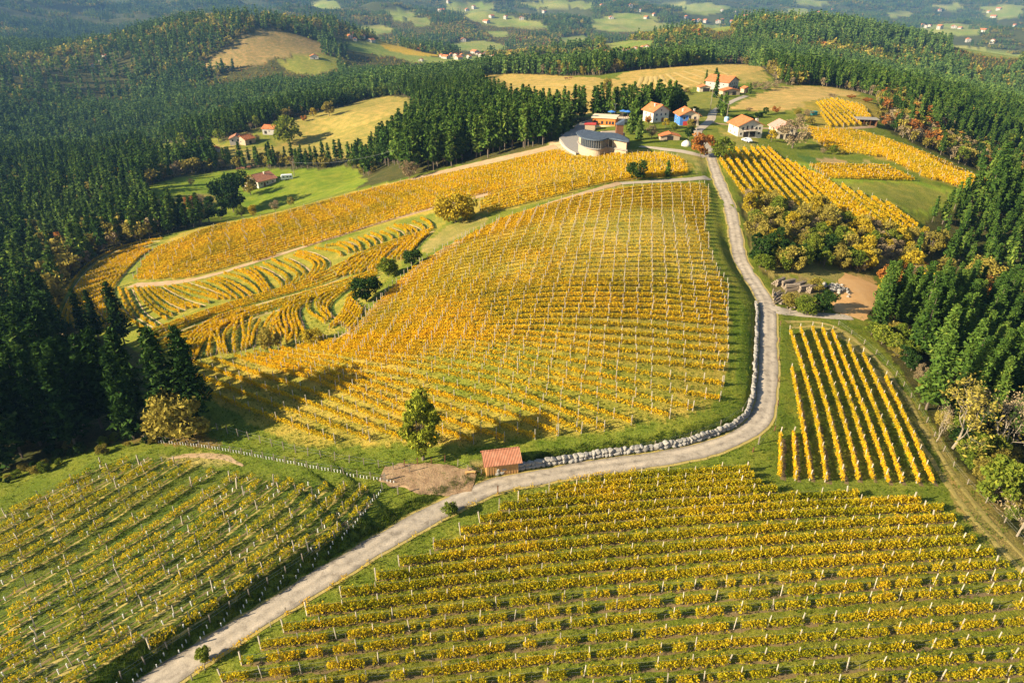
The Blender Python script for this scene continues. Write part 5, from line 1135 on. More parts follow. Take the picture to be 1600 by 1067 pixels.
# ---- far villages
M['far_white'] = P('weathered_white', (.44, .40, .33))
def far_mesh(W, D_, h, r):
    b = MB(); b.prism([(-W / 2, -2), (W / 2, -2), (W / 2, h), (0, h + r), (-W / 2, h)], -D_ / 2, D_ / 2, 'y'); wl = b.me('wall', M['far_white'])
    b = MB(); b.prism([(0, h + r + .05), (W / 2 + .8, h - .4), (W / 2 + .8, h - .1), (0, h + r + .4), (-W / 2 - .8, h - .1), (-W / 2 - .8, h - .4)], -D_ / 2 - .7, D_ / 2 + .7, 'y'); rf = b.me('roof', M['tile'])
    b = MB(); b.box(-.8, .8, -.08, .05, 0, 1.5); wn_ = b.me('window', M['dark']); return wl, rf, wn_, W, D_, h
FARS = [far_mesh(11, 13, 5.5, 2.4), far_mesh(9, 9, 6.5, 2.2), far_mesh(13, 16, 5, 2.8)]
VILL = [('the village in the middle of the valley', '658,96 690,90 697,92 706,88 712,90 716,93 722,89 733,92 742,84 746,87 752,90 760,86 770,91 776,96 790,98 806,94 812,97 800,100', 1.0),
        ('the slope hamlet left of the golden field', '548,52 552,56 557,49 562,55 566,60 572,57 555,64 580,66 546,60', 1.0), ('the ridge right of the valley village', '940,86 946,84 952,86 957,84 974,84 980,80 986,82 992,79 998,80 1004,77 1010,76 984,86', 1.15),
        ('the green slopes above the valley', '724,65 768,28 740,14 700,5 730,18 790,30 815,31 760,36 690,20 850,20', 1.1), ('the far pastures at the top centre', '960,6 940,12 985,12 1000,18 1010,30 1022,26 955,30 905,30', 1.3),
        ('the distant valley road beyond the forest hill', '1085,35 1092,34 1102,36 1122,36 1128,34 1144,38 1072,30 1060,34', 1.4), ('the meadows above the forest hill crest', '1165,28 1172,30 1180,20 1148,22 1128,18 1280,22 1290,26 1300,18', 1.7),
        ('the hazy valley at the far right', '1440,42 1446,44 1452,42 1468,46 1490,44 1500,46 1468,18 1545,20 1552,28 1585,42 1512,66 1550,68 1560,16 1536,50', 1.9), ('the dark wooded valley at the far left', '155,93 160,95 146,104 165,90', 1.2)]
for lab, pts, sc_ in VILL:
    for k, q in enumerate(G(np.array(sorted(S(pts))))):
        wl, rf, wn_, W, D_, h = FARS[k % 3]
        o = thing('village_house', 'white house, %s from the left in ' % ordn(k + 1) + lab, 'house', q, rng.uniform(-.9, .9), 'houses of ' + lab); o.scale = [float(np.clip(7.0 * to_px(q)[0, 2] / FPX / 11, .45, 1.5)) * rng.uniform(.8, 1.15)] * 3
        link('wall', wl, o); link('roof', rf, o)
        for x in (-W / 4, W / 4):
            for z in (.8, 3.4): link('window', wn_, o, (x, -D_ / 2, z))
        for y in (-D_ / 4, D_ / 4):
            for z in (.8, 3.4): w2 = link('window', wn_, o, (-W / 2, y, z)); w2.rotation_euler = (0, 0, -math.pi / 2)
# ------------------------------------------------------------------ single trees and shrubs
def size_tree(meshes, H_model, u, v, hpx, name, label, cat='tree', group=None, wide=1.0, rz=None):
    """a tree whose foot is at (u, v) and that stands hpx picture pixels tall"""
    q = at(u, v); d = to_px(q)[0, 2]; dep = math.atan2(CAM_H - q[2], math.hypot(q[0], q[1])); h = hpx * d / FPX / math.cos(dep)
    s = h / H_model; o = tree(name, meshes, q, s, label, cat, group, rz); o.scale = (s * wide, s * wide, s); return o
HI = {k: broad_meshes(10, r, bs, nl, nk, sz, sd, mt, lobe=lb, tri=True) for k, (r, bs, nl, nk, sz, sd, mt, lb) in {
    'ivy': (2.5, .06, 38, 190, .27, 201, 'ivy_leaf', .36), 'bush_gold': (5.6, .0, 30, 90, .55, 202, 'gold_leaf', .34), 'bush_olive': (4.8, .0, 26, 110, .45, 203, 'olive_leaf', .36),
    'round_dark': (4.6, .05, 26, 90, .5, 204, 'dark_leaf', .36), 'round_green': (4.4, .06, 24, 90, .5, 205, 'green_leaf', .38), 'rust': (4.0, .12, 22, 60, .55, 206, 'rust_leaf', .38), 'oval': (3.0, .02, 22, 130, .4, 207, 'green_leaf', .42),
    'gold': (3.6, .12, 20, 70, .5, 208, 'gold_leaf', .4), 'olive': (3.8, .1, 20, 70, .5, 209, 'olive_leaf', .4), 'twig': (3.8, .12, 24, 70, .32, 210, 'twig', .4), 'rust2': (3.4, .12, 18, 60, .5, 211, 'rust_leaf', .4), 'green2': (4.0, .08, 20, 80, .5, 212, 'green_leaf', .4), 'dark2': (3.2, .04, 22, 90, .5, 213, 'dark_leaf', .4)}.items()}
CYP = pine_meshes(14, 1.7, .03, 20, 6, 5, .9, 301, 'pine'); CON = pine_meshes(14, 3.2, .04, 18, 6, 6, 1.1, 302, 'pine'); CONL = pine_meshes(14, 3.0, .04, 18, 6, 6, 1.1, 303, 'light_pine')
BARE = [bare_meshes(10, .42, 311, twigs=900, tmat='olive_leaf', tsize=.17), bare_meshes(10, .38, 312, twigs=400, tsize=.12), bare_meshes(10, .45, 313, twigs=700, tmat='twig', tsize=.14)]
ST = lambda k, u, v, h, lab, cat='tree', wide=1.0, nm='broadleaf_tree': size_tree(HI[k], 10, u, v, h, nm, lab, cat, wide=wide)
ST('ivy', 660, 718, 106, 'tall narrow leafy tree standing beside the timber shed', wide=.76)
ST('bush_gold', 712, 348, 48, 'big rounded golden tree at the end of the field track', wide=1.0, nm='golden_tree')
ST('bush_olive', 288, 684, 74, 'broad olive bush at the foot of the dark pine grove', 'bush', nm='olive_bush')
ST('round_dark', 573, 471, 42, 'round dark bush casting a shadow on the middle track', 'bush', nm='round_bush'); ST('round_green', 607, 432, 31, 'yellow-green round bush above the dark bush on the middle track', 'bush', nm='round_bush'); ST('round_dark', 645, 415, 27, 'small dark tree at the upper bend of the middle track', 'bush', nm='round_bush')
ST('olive', 424, 548, 38, 'ragged green and yellow bush at the lowest terrace corner', 'bush', nm='terrace_bush'); ST('bush_gold', 490, 538, 22, 'low spreading golden bush below the terraces', 'bush', wide=1.3, nm='golden_bush')
ST('round_dark', 995, 281, 30, 'round dark tree at the top of the central vineyard', nm='round_tree'); size_tree(CON, 14, 1043, 276, 24, 'small_conifer', 'small conifer by the path at the top of the central vineyard', 'conifer')
ST('green2', 1129, 249, 34, 'bushy green tree at the bend of the lane by the hamlet', wide=1.1); ST('rust', 1094, 245, 38, 'orange autumn tree beside the lane at the hamlet', nm='autumn_tree')
ST('twig', 1238, 232, 46, 'big brownish bare tree before the pink roofed house', wide=1.15, nm='bare_tree'); ST('gold', 1205, 222, 18, 'small yellow bush between the two farmhouses', 'bush', nm='yellow_bush')
ST('rust2', 1212, 178, 15, 'orange tree at the edge of the stubble field', nm='autumn_tree'); ST('dark2', 1196, 180, 12, 'dark bush at the end of the garden hedge', 'bush', nm='dark_bush'); ST('olive', 1079, 204, 17, 'yellowish small tree in front of the blue house', nm='garden_tree'); ST('dark2', 1076, 217, 20, 'dark round shrub below the blue house', 'bush', nm='dark_bush')
ST('rust2', 1012, 194, 16, 'orange garden tree before the steep orange roof', nm='autumn_tree'); ST('twig', 1018, 216, 20, 'grey bare tree in the garden below the white house', nm='bare_tree'); ST('gold', 1040, 200, 14, 'yellowish shrub between the white and blue houses', 'bush', nm='yellow_bush'); ST('green2', 1052, 206, 14, 'green shrub below the blue house wall', 'bush', nm='green_bush')
size_tree(CYP, 14, 1117, 153, 36, 'cypress', 'tall dark cypress in front of the old farm', 'cypress'); size_tree(CYP, 14, 1102, 131, 20, 'cypress', 'slim cypress left of the old farm roof', 'cypress', wide=1.1); size_tree(CON, 14, 1119, 119, 12, 'dark_conifer', 'dark tree behind the old farm roof', 'conifer', wide=1.5); size_tree(CYP, 14, 1171, 147, 16, 'cypress', 'small cypress right of the farm annex', 'cypress', wide=1.4)
size_tree(CON, 14, 1131, 182, 34, 'dark_conifer', 'dark pyramid conifer beside the hamlet road', 'conifer', wide=.9); size_tree(CON, 14, 1124, 176, 26, 'dark_conifer', 'smaller conifer behind the pyramid conifer on the hamlet road', 'conifer')
size_tree(CONL, 14, 998, 219, 36, 'garden_conifer', 'green conifer in the garden right of the winery tower', 'conifer'); size_tree(CON, 14, 991, 206, 52, 'garden_conifer', 'tall dark conifer behind the winery tower', 'conifer', wide=.8); size_tree(CONL, 14, 985, 210, 40, 'garden_conifer', 'yellow-green conifer right beside the dining deck', 'conifer', wide=.8)
for k, (u, v, h) in enumerate(((870, 218, 32), (888, 206, 42), (880, 211, 36))): size_tree(CONL, 14, u, v, h, 'bright_conifer', ['bright green conifer nearest the winery parapet', 'tallest bright conifer behind the winery terrace', 'bright conifer in the middle of the three by the winery'][k], 'conifer', wide=1.3)
for k, (u, v, h) in enumerate(((1003, 184, 40), (1012, 183, 38), (1021, 181, 40), (1030, 180, 40), (1038, 180, 42), (1046, 180, 44), (1053, 181, 42), (1059, 183, 38))):
    ST('dark2', u, v, h, '%s tall dark conifer from the left in the clump behind the white house' % ordn(k + 1), 'conifer', .9, 'dark_conifer')['group'] = 'dark clump behind the white house'
ST('round_green', 452, 225, 42, 'large round grey-green tree in the valley slope meadow', wide=1.0); ST('round_dark', 366, 332, 66, 'large dark evergreen tree before the white meadow farmhouse', wide=.85)
ST('rust', 299, 324, 18, 'low rust coloured bush in the green meadow', 'bush', wide=1.3, nm='rust_bush'); ST('twig', 316, 322, 20, 'grey bare bush beside the rust bush', 'bush', wide=1.2, nm='bare_bush')
for k, (u, v, h) in enumerate(((335, 304, 19), (341, 304, 20))): size_tree(CYP, 14, u, v, h, 'small_conifer', ['left one of two small conifers in the meadow', 'right one of two small conifers in the meadow'][k], 'conifer', wide=1.5)
for k, (u, v, h, kk) in enumerate(((262, 362, 24, 'dark2'), (276, 358, 22, 'dark2'), (292, 355, 20, 'dark2'), (312, 350, 26, 'twig'), (327, 347, 40, 'dark2'), (346, 343, 30, 'dark2'), (378, 341, 20, 'green2'), (397, 339, 18, 'gold'), (300, 290, 12, 'twig'), (392, 305, 30, 'olive'), (430, 330, 18, 'twig'), (455, 322, 14, 'olive'), (640, 280, 30, 'twig'), (330, 258, 14, 'twig'), (355, 255, 15, 'olive'), (390, 222, 14, 'twig'), (404, 220, 10, 'twig'), (475, 190, 12, 'rust2'), (490, 184, 14, 'gold'), (515, 182, 22, 'olive'), (470, 215, 9, 'dark2'), (948, 146, 22, 'olive'), (232, 238, 10, 'rust2'))):
    ST(kk, u, v, h, ['dark tree on the hedge line left end above the golden field', 'second dark tree on the hedge line above the golden field', 'third dark tree on the hedge line above the golden field', 'bare tree on the hedge line above the golden field', 'tallest dark tree on the hedge line above the golden field', 'dark tree just left of the big evergreen by the golden field', 'light green tree below the big evergreen', 'yellow-green tree at the right end of the hedge line', 'small bare tree in the middle of the green meadow', 'olive tree at the corner of the meadow farmhouse', 'bare shrub along the pale upper track', 'olive shrub further up the pale upper track', 'bare pale tree before the plantation edge', 'bare tree by the tiny red hut', 'olive tree by the tiny red hut', 'bare tree beside the half dark house', 'second bare tree beside the half dark house', 'rust tree on the upper edge of the slope meadow', 'golden tree on the upper edge of the slope meadow', 'olive tree on the upper edge of the slope meadow', 'small dark bush right of the round meadow tree', 'olive tree between the hay field and the pines', 'orange tree beside the long low shed'][k], nm='valley_tree')
# garden trees of the hamlet
for k, (u, v, h, kk, w_) in enumerate(((1180, 140, 12, 'twig', 1.6), (1195, 142, 14, 'twig', 1.6), (1210, 138, 12, 'twig', 1.5), (1066, 150, 10, 'twig', 1.5), (1074, 147, 9, 'olive', 1.5), (1085, 175, 8, 'green2', 1.8), (1148, 186, 7, 'dark2', 3.0), (1170, 186, 8, 'dark2', 3.0), (1185, 184, 9, 'dark2', 2.4), (1250, 190, 12, 'twig', 1.5), (1266, 196, 12, 'olive', 1.5), (1245, 180, 10, 'olive', 1.6), (1262, 182, 11, 'twig', 1.6), (1286, 240, 9, 'twig', 1.3), (1301, 241, 14, 'green2', 1.1), (1315, 242, 7, 'olive', 1.4), (1355, 160, 9, 'rust2', 2.6), (1330, 154, 7, 'rust2', 3.0), (1300, 152, 6, 'twig', 3.0), (1108, 226, 12, 'olive', 1.2), (1170, 174, 6, 'twig', 2.0))):
    ST(kk, u, v, h, ['left bare tree right of the old farm', 'middle bare tree right of the old farm', 'right bare tree right of the old farm', 'bare shrub left of the open barn', 'olive shrub left of the open barn', 'green shrub on the slope above the blue house', 'left piece of the dark garden hedge', 'middle piece of the dark garden hedge', 'right piece of the dark garden hedge', 'bare tree above the barn track', 'olive tree on the barn track', 'olive tree below the stubble field', 'bare tree below the stubble field', 'bare shrub left in the kitchen garden', 'green bush in the kitchen garden', 'olive bush right in the kitchen garden', 'long rust hedge above the small vine plot', 'rust hedge at the hay field end', 'bare hedge along the stubble field', 'olive shrub below the orange lane tree', 'low bare shrub in the garden lawn'][k], 'shrub', w_, 'garden_shrub')['group'] = 'garden shrubs of the hamlet'
# thicket right of the lane, rust belt, scrub edge: single plants of mixed kinds
def thicket(poly, n, pick, hrange, name, labfmt, group, seed, wide=1.1, mind=2.2):
    g = np.random.default_rng(seed); P_ = np.array(S(poly)); pts = []; tries = 0
    while len(pts) < n and tries < n * 40:
        tries += 1; u = g.uniform(P_[:, 0].min(), P_[:, 0].max()); v = g.uniform(P_[:, 1].min(), P_[:, 1].max())
        if not inpoly(np.array([u]), np.array([v]), P_)[0]: continue
        q = at(u, v)
        if any((q[0] - a[2][0]) ** 2 + (q[1] - a[2][1]) ** 2 < mind ** 2 for a in pts): continue
        pts.append((u, v, q))
    for k, (u, v, q) in enumerate(sorted(pts, key=lambda e: e[0])):
        kk, col = pick(u, v, g); h = g.uniform(*hrange) * (.75 if kk in ('twig', 'bush_olive') else 1.0)
        s = h / 10; o = tree(name, HI[kk], q, s, labfmt % (col, ordn(k + 1)), 'tree' if h > 3.2 else 'shrub', group); ww = wide * g.uniform(.8, 1.2); o.scale = (s * ww, s * ww, s)
def pick1(u, v, g):
    x = g.uniform()
    if v > 385 and u < 1330: return [('green2', 'green'), ('round_green', 'green'), ('dark2', 'dark green'), ('olive', 'olive')][int(x * 3.99)]
    if u > 1390: return [('twig', 'bare brown'), ('gold', 'golden'), ('olive', 'olive'), ('twig', 'bare brown')][int(x * 3.99)]
    return [('olive', 'olive'), ('olive', 'olive'), ('twig', 'bare brown'), ('olive', 'olive'), ('green2', 'green'), ('gold', 'golden'), ('twig', 'bare brown')][int(x * 6.99)]
thicket('1166,308 1200,316 1270,332 1340,352 1440,372 1480,392 1445,400 1400,425 1340,428 1290,425 1215,425 1185,425 1172,370', 165, pick1, (3.0, 6.2), 'thicket_tree', '%s small tree, %s from the left in the thicket right of the lane', 'thicket right of the lane', 401, wide=1.0, mind=1.7)
thicket('1372,440 1420,428 1500,432 1600,448 1640,455 1640,478 1600,474 1480,476 1400,484 1378,470', 42, lambda u, v, g: [('rust2', 'rust'), ('olive', 'olive'), ('twig', 'bare brown'), ('olive', 'olive'), ('twig', 'bare brown'), ('gold', 'golden')][int(g.uniform() * 5.99)], (4.0, 7.5), 'autumn_tree', '%s tree, %s from the left in the autumn belt between the pine woods', 'autumn belt between the pine woods', 402)
thicket('1345,520 1372,532 1425,592 1480,685 1545,775 1605,845 1650,900 1650,780 1590,730 1560,690 1500,640 1440,580 1395,525', 80, lambda u, v, g: [('green2', 'green'), ('olive', 'olive'), ('bush_olive', 'olive'), ('round_green', 'green'), ('twig', 'bare brown'), ('dark2', 'dark green')][int(g.uniform() * 5.99)], (1.8, 4.2), 'scrub_bush', '%s bush, %s from the left in the scrub right of the grass track', 'scrub right of the grass track', 403, mind=1.6)
thicket('-10,768 60,740 150,714 215,697 300,688 330,680 300,672 215,680 110,700 -10,738', 34, lambda u, v, g: [('dark2', 'dark green'), ('round_green', 'green'), ('bush_olive', 'olive')][int(g.uniform() * 2.99)], (.9, 2.0), 'hedge_bush', '%s bush, %s from the left in the hedge below the dark pine grove', 'hedge at the pine grove', 404, mind=1.0)
size_tree(BARE[0], 10, 1487, 700, 128, 'pale_tree', 'pale branching tree with sparse leaves at the edge of the right-hand wood', 'tree', wide=1.2); size_tree(BARE[1], 10, 1462, 690, 70, 'pale_tree', 'thin bare tree left of the pale branching tree', 'tree'); size_tree(BARE[2], 10, 1588, 838, 130, 'bare_tree', 'bare twiggy tree at the right edge beside the grass track', 'tree', wide=.9)
size_tree(BARE[2], 10, 1560, 720, 120, 'bare_tree', 'bare ivy hung tree above the oval bush', 'tree'); size_tree(BARE[0], 10, 1600, 730, 150, 'pale_tree', 'tall pale tree at the right picture edge', 'tree')
ST('oval', 1546, 782, 76, 'oval glossy green bush standing at the scrub edge', 'bush', .9, 'oval_bush'); ST('round_green', 703, 804, 20, 'little round yellow-green bush on the lane verge', 'bush', nm='verge_bush'); ST('oval', 320, 1032, 22, 'small green weed bush at the bottom edge of the lane', 'bush', nm='verge_bush')
ST('bush_olive', 1236, 478, 18, 'olive bush beside the log pile', 'bush', 1.6, 'olive_bush'); ST('round_green', 1262, 490, 26, 'green bush below the timber stacks', 'bush', 1.4, 'green_bush'); ST('round_dark', 1287, 487, 34, 'dark green bush between timber stacks and ochre yard', 'bush', 1.0, 'green_bush'); ST('olive', 1275, 455, 20, 'olive bush behind the timber stacks', 'bush', 1.5, 'olive_bush')

# ------------------------------------------------------------------ stones, fences, poles, logs
def rock(seed):
    g = np.random.default_rng(seed); import bmesh
    bm = bmesh.new(); bmesh.ops.create_icosphere(bm, subdivisions=2, radius=.5)
    pl = [(Vector(g.normal(size=3)).normalized(), g.uniform(.28, .42)) for _ in range(11)]
    for v in bm.verts:
        c = v.co.copy()
        for n_, d_ in pl:
            e = c.dot(n_) - d_
            if e > 0: c -= n_ * e
        v.co = c * 1.25
    bmesh.ops.dissolve_limit(bm, angle_limit=.12, verts=bm.verts, edges=bm.edges); bmesh.ops.triangulate(bm, faces=bm.faces)
    me = bpy.data.meshes.new('stone'); bm.to_mesh(me); bm.free(); me.materials.append(M['rock']); return me
M['rock'] = solid('wall_rock', [(0, (.11, .105, .10)), (.4, (.22, .20, .175)), (.7, (.36, .33, .28)), (1, (.55, .50, .42))], 1.4, bump=.5, tintw=.0)
ROCKS = [rock(500 + k) for k in range(9)]
cpx = to_px(ROAD_C)[:, :2]; i0 = int(np.argmin(np.hypot(cpx[:, 0] - 785, cpx[:, 1] - 758))); i1 = int(np.argmin(np.hypot(cpx[:, 0] - 1200, cpx[:, 1] - 470)))
wl = ROAD_C[i0:i1]; dd = np.gradient(wl[:, :2], axis=0); dd /= np.linalg.norm(dd, axis=1)[:, None]; wl = np.concatenate([wl[:, :2] - np.stack([dd[:, 1], -dd[:, 0]], 1) * (ROAD_W + .55), wl[:, 2:]], 1)
sw = thing('stone_wall', 'dry wall of grey and white boulders retaining the bank along the lane', 'stone wall', wl[0]); wl2 = resample(wl, .02); ln = .02 * len(wl2); s = 0.0; ns = 0
while s < ln - .4:
    far_ = s / ln; w_ = rng.uniform(.5, 1.15) * (1 - .25 * far_); q = wl2[min(int((s + w_ / 2) / .02), len(wl2) - 2)]; q2 = wl2[min(int((s + w_ / 2) / .02) + 1, len(wl2) - 1)]; an = math.atan2(q2[1] - q[1], q2[0] - q[0])
    zz = q[2]; rows = 2 if rng.uniform() < .85 else 1; z = -.05; nx_ = (math.sin(an), -math.cos(an))
    for k in range(rows):
        hh = (rng.uniform(.5, .75) if rows == 2 else rng.uniform(.9, 1.1)) * (1 - .35 * far_)
        of = -.15 * k + rng.normal(0, .05); o = link('stone', ROCKS[int(rng.integers(9))], sw, (q[0] + nx_[0] * of - wl[0][0], q[1] + nx_[1] * of - wl[0][1], zz + z + hh * .42 - wl[0][2]))
        o.scale = (w_ * 1.2, rng.uniform(.65, .9) * (1 - .35 * far_), hh * 1.25); o.rotation_euler = (rng.normal(0, .15), rng.normal(0, .15), an + rng.normal(0, .15)); z += hh * .85; ns += 1
    s += w_ * .92
print('stones', ns)
FP = post_mesh('fence_post', 1.2, .05, M['fence_wood']); FPD = post_mesh('fence_post_dark', 1.2, .06, M['brown']); GD = TUBE
def fence(px, step, label, h=1.0, mat=FP, tubes=False, name='wire_fence', px_is=True):
    p = resample(G(smooth(np.array(S(px)), 1)) if px_is else px, step); o = thing(name, label, 'fence', p[0])
    for q in p:
        k = link('post', mat, o, (q[0] - p[0][0], q[1] - p[0][1], float(height(q[0], q[1])) - p[0][2])); k.scale = (1, 1, h / 1.2 * rng.uniform(.9, 1.1)); k.rotation_euler = (rng.normal(0, .05), rng.normal(0, .05), 0)
        if tubes:
            for f in (.25, .5, .75):
                e = q + (p[1] - p[0]) * f; t_ = link('plant_tube', GD, o, (e[0] - p[0][0], e[1] - p[0][1], float(height(e[0], e[1])) - p[0][2])); t_.scale = (.9, .9, .8)
    b = MB()
    for z in (.45, .85): b.tube(np.stack([p[:, 0], p[:, 1], height(p[:, 0], p[:, 1]) + z * h], 1) - p[0], .008, 3, cap=False)
    b.build('wire', M['wire'], o); return o
fence('228,690 300,696 370,708 440,722 520,738 600,752', 1.9, 'row of short posts and white plant tubes along the young vineyard', 1.2, tubes=True)
fence('340,672 400,690 470,710 560,726 640,738', 2.3, 'wire fence below the shaded lower edge of the central vineyard', 1.4)
fence('598,765 570,800 540,835 440,898 330,970 250,1022 190,1060', 2.2, 'line of stakes and white plant tubes on the bank above the lane', 1.1, tubes=True)
fence('632,729 662,724 695,722', 2.0, 'short fence with dark posts at the foot of the tall narrow tree', 1.2, FPD)
fence('715,728 735,738 752,742', 1.6, 'few weathered posts left of the timber shed', 1.1)
fence('838,724 900,716 980,704 1060,690 1120,668 1165,645 1180,600 1182,520 1180,478', 6.0, 'thin stakes on the grass above the boulder wall', .9)
fence('1310,508 1352,538 1392,575 1430,630 1470,700 1500,745 1545,790 1600,850', 3.5, 'post fence along the scrub right of the grass track', 1.0)
fence('300,270 400,262 470,265 560,257', 3.5, 'white post fence along the top of the green meadow', 1.3)
fence('1219,508 1216,560 1216,640 1207,690 1176,706', 7.0, 'thin dark stakes between the lane and the small vine block', .9, FPD)
fence('300,1062 400,990 500,925 600,868 690,815', 5.0, 'thin stakes along the lower verge of the lane', .8)
for k, (u, v, mt) in enumerate(((778, 772, FPD), (1185, 694, FP), (1234, 490, FP), (602, 752, FP), (622, 772, FP))):
    q = at(u, v); o = link('marker_post', mt, None, q); o.scale = (1.3, 1.3, 1.15); tag(o, ['dark single post on the verge across from the shed', 'pale marker post at the outer lane bend', 'pale gate post at the side road junction', 'pale corner post at the dirt yard', 'second pale post at the dirt yard edge'][k], 'post')
# bench by the shed
q = at(735, 741); bn = thing('bench', 'low wooden bench left of the timber shed', 'bench', q, .1); MB().box(-.7, .7, -.18, .18, .4, .46).build('seat', M['timber'], bn)
for x in (-.55, .55): MB().box(x - .05, x + .05, -.15, .15, -.1, .4).build('leg', M['timber'], bn)
# poles and line
PB = MB(); PB.tube([(0, 0, -.5), (0, 0, 9)], [.16, .10], 7); PBm = PB.me('pole', M['palebark']); XB = MB(); XB.box(-.9, .9, -.07, .07, 8.4, 8.55); XBm = XB.me('crossarm', M['brown'])
tops = []
for k, (u, v, h) in enumerate(((1109, 178, 1.1), (1135, 188, .75), (1088, 207, .8), (389, 262, .85), (460, 276, .85))):
    q = at(u, v); o = thing('utility_pole', ['tall pole beside the hamlet road below the old farm', 'pole behind the white farmhouse', 'pole right of the blue house', 'pole at the upper edge of the green meadow', 'pole behind the white caravan'][k], 'pole', q); o.scale = (1, 1, h); link('pole', PBm, o); link('crossarm', XBm, o); tops.append((q[0], q[1], q[2] + 8.5 * h))
def wire_line(a, b_, name, label):
    a, b_ = np.array(a), np.array(b_); pts = [a + (b_ - a) * f - np.array([0, 0, 4 * f * (1 - f) * .03 * np.linalg.norm(b_ - a)]) for f in np.linspace(0, 1, 14)]; m_ = MB(); m_.tube(np.array(pts) - a, .025, 4, cap=False); tag(m_.build(name, M['wire'], None, a), label, 'cable')
wire_line(tops[0], tops[1], 'power_line', 'cable from the tall pole to the pole behind the white farmhouse'); q = at(640, 262); wire_line(tops[4], (q[0], q[1], q[2] + 9), 'power_line', 'cable running from the caravan pole towards the plantation')
# logs, timber stacks, rubble
lg = []
for k in range(3): b = MB(); b.tube([(-1.3, 0, 0), (0, .04 * k, .03), (1.3, 0, 0)], [.17, .16, .14], 7, .3 + .2 * k); lg.append(b.me('log', M['logwood']))
for k, u in enumerate(np.sort(rng.uniform(1206, 1240, 30))):
    v = 462 + (u - 1206) * .45 + rng.uniform(-6, 10); q = at(u, v); o = link('log', lg[k % 3], None, (q[0], q[1], q[2] + rng.uniform(.15, .7))); o.rotation_euler = (0, rng.normal(0, .2), rng.uniform(.5, 1.4)); o.scale = (rng.uniform(.7, 1.2), 1, 1)
    tag(o, 'loose pale log, %s from the left in the heap at the road junction' % ordn(k + 1), 'log', 'loose logs at the junction')
for k, (u, v, L_) in enumerate(((1216, 444, 3.0), (1229, 446, 3.4), (1236, 453, 3.2), (1246, 450, 3.4), (1256, 454, 3.2), (1266, 455, 2.6))):
    q = at(u, v); st = thing('timber_stack', '%s grey timber stack from the lane behind the loose logs' % ordn(k + 1), 'timber stack', q, rng.uniform(.1, .7), 'timber stacks at the junction')
    for i in range(5):
        for j in range(4 - i // 2):
            o = link('log', lg[(i + j) % 3], st, (rng.normal(0, .12), (j - 1.5) * .36 + rng.normal(0, .04), .15 + i * .29)); o.scale = (L_ / 2.6, 1.1, 1.1); o.rotation_euler = (rng.uniform(0, 6), 0, rng.normal(0, .05))
q0 = at(1304, 452); rp = thing('rubble_heap', 'heap of pale stone rubble beside the ochre yard', 'rubble', q0)
for k in range(110):
    a, r_ = rng.uniform(0, 6.28), abs(rng.normal(0, 1.0)); x, y = math.cos(a) * r_ * 1.9, math.sin(a) * r_ * 1.7; z = float(height(q0[0] + x, q0[1] + y)) - q0[2] + max(0, 1.0 - r_ * .5) * rng.uniform(.3, 1); o = link('stone', ROCKS[k % 9], rp, (x, y, z)); o.scale = [rng.uniform(.25, .75)] * 3; o.rotation_euler = tuple(rng.uniform(0, 6, 3))
# car and caravan
def car(q, rz, label):
    c = thing('parked_car', label, 'car', q, rz); pr = [(-2.1, .35), (2.1, .35), (2.15, .75), (1.5, .92), (.9, 1.42), (-.9, 1.45), (-1.7, .98), (-2.12, .88)]
    MB().prism(pr, -.82, .82, 'y').build('body', M['carwhite'], c); MB().prism([(1.35, .95), (.85, 1.36), (-.85, 1.38), (-1.5, 1.0)], -.84, .84, 'y').build('window', M['glass'], c)
    for x in (-1.3, 1.3):
        for y in (-.8, .8): w_ = MB(); w_.tube([(x, y - .1, .33), (x, y + .1, .33)], .33, 10); w_.build('wheel', M['rubber'], c)
    for y in (-.6, .6): MB().box(2.05, 2.18, y - .2, y + .2, .6, .75).build('headlight', M['frame'], c)
car(at(1167, 222) + np.array([0, 0, .02]), -1.2, 'white car parked in front of the white farmhouse')
q = at(449, 281); cv = thing('caravan', 'white caravan parked on the meadow beside the farmhouse drive', 'caravan', q, .35); MB().prism([(-2.9, .5), (2.7, .5), (3.0, 1.2), (2.5, 2.6), (-2.6, 2.7), (-3.0, 1.6)], -1.1, 1.1, 'y').build('body', M['carwhite'], cv)
for x in (-1.7, .2, 1.7): MB().box(x - .45, x + .45, -1.13, -1.08, 1.4, 2.0).build('window', M['glass'], cv)
for x in (-.5, .5):
    for y in (-1.0, 1.0): w_ = MB(); w_.tube([(x, y - .1, .33), (x, y + .1, .33)], .33, 10); w_.build('wheel', M['rubber'], cv)
MB().box(-4.0, -2.9, -.06, .06, .5, .62).build('drawbar', M['metal'], cv)
q = at(1135, 190); tk = thing('water_tank', 'pale blue round tank at the corner of the white farmhouse', 'tank', q); w_ = MB(); w_.tube([(0, 0, 0), (0, 0, 1.6), (0, 0, 1.9)], [1.0, 1.0, .5], 14); w_.build('body', P('pale_blue', (.30, .45, .62)) if 'pale_blue' not in bpy.data.materials else bpy.data.materials['pale_blue'], tk)
q = at(1072, 228); dm = thing('garden_dome', 'small white round garden tent beside the orange lane tree', 'tent', q); w_ = MB(); w_.tube([(0, 0, -.3), (0, 0, .8), (0, 0, 1.5), (0, 0, 1.9)], [1.7, 1.6, 1.0, .2], 14); w_.build('canopy', M['white'], dm, shade=True)
q = at(1271, 180); gb = thing('green_container', 'small turquoise container in the gardens by the barn track', 'container', q, .3); MB().box(-1.3, 1.3, -.8, .8, 0, 1.5).build('body', P('teal', (.03, .22, .20)), gb); MB().box(-1.4, 1.4, -.9, .9, 1.5, 1.6).build('lid', bpy.data.materials['teal'], gb)
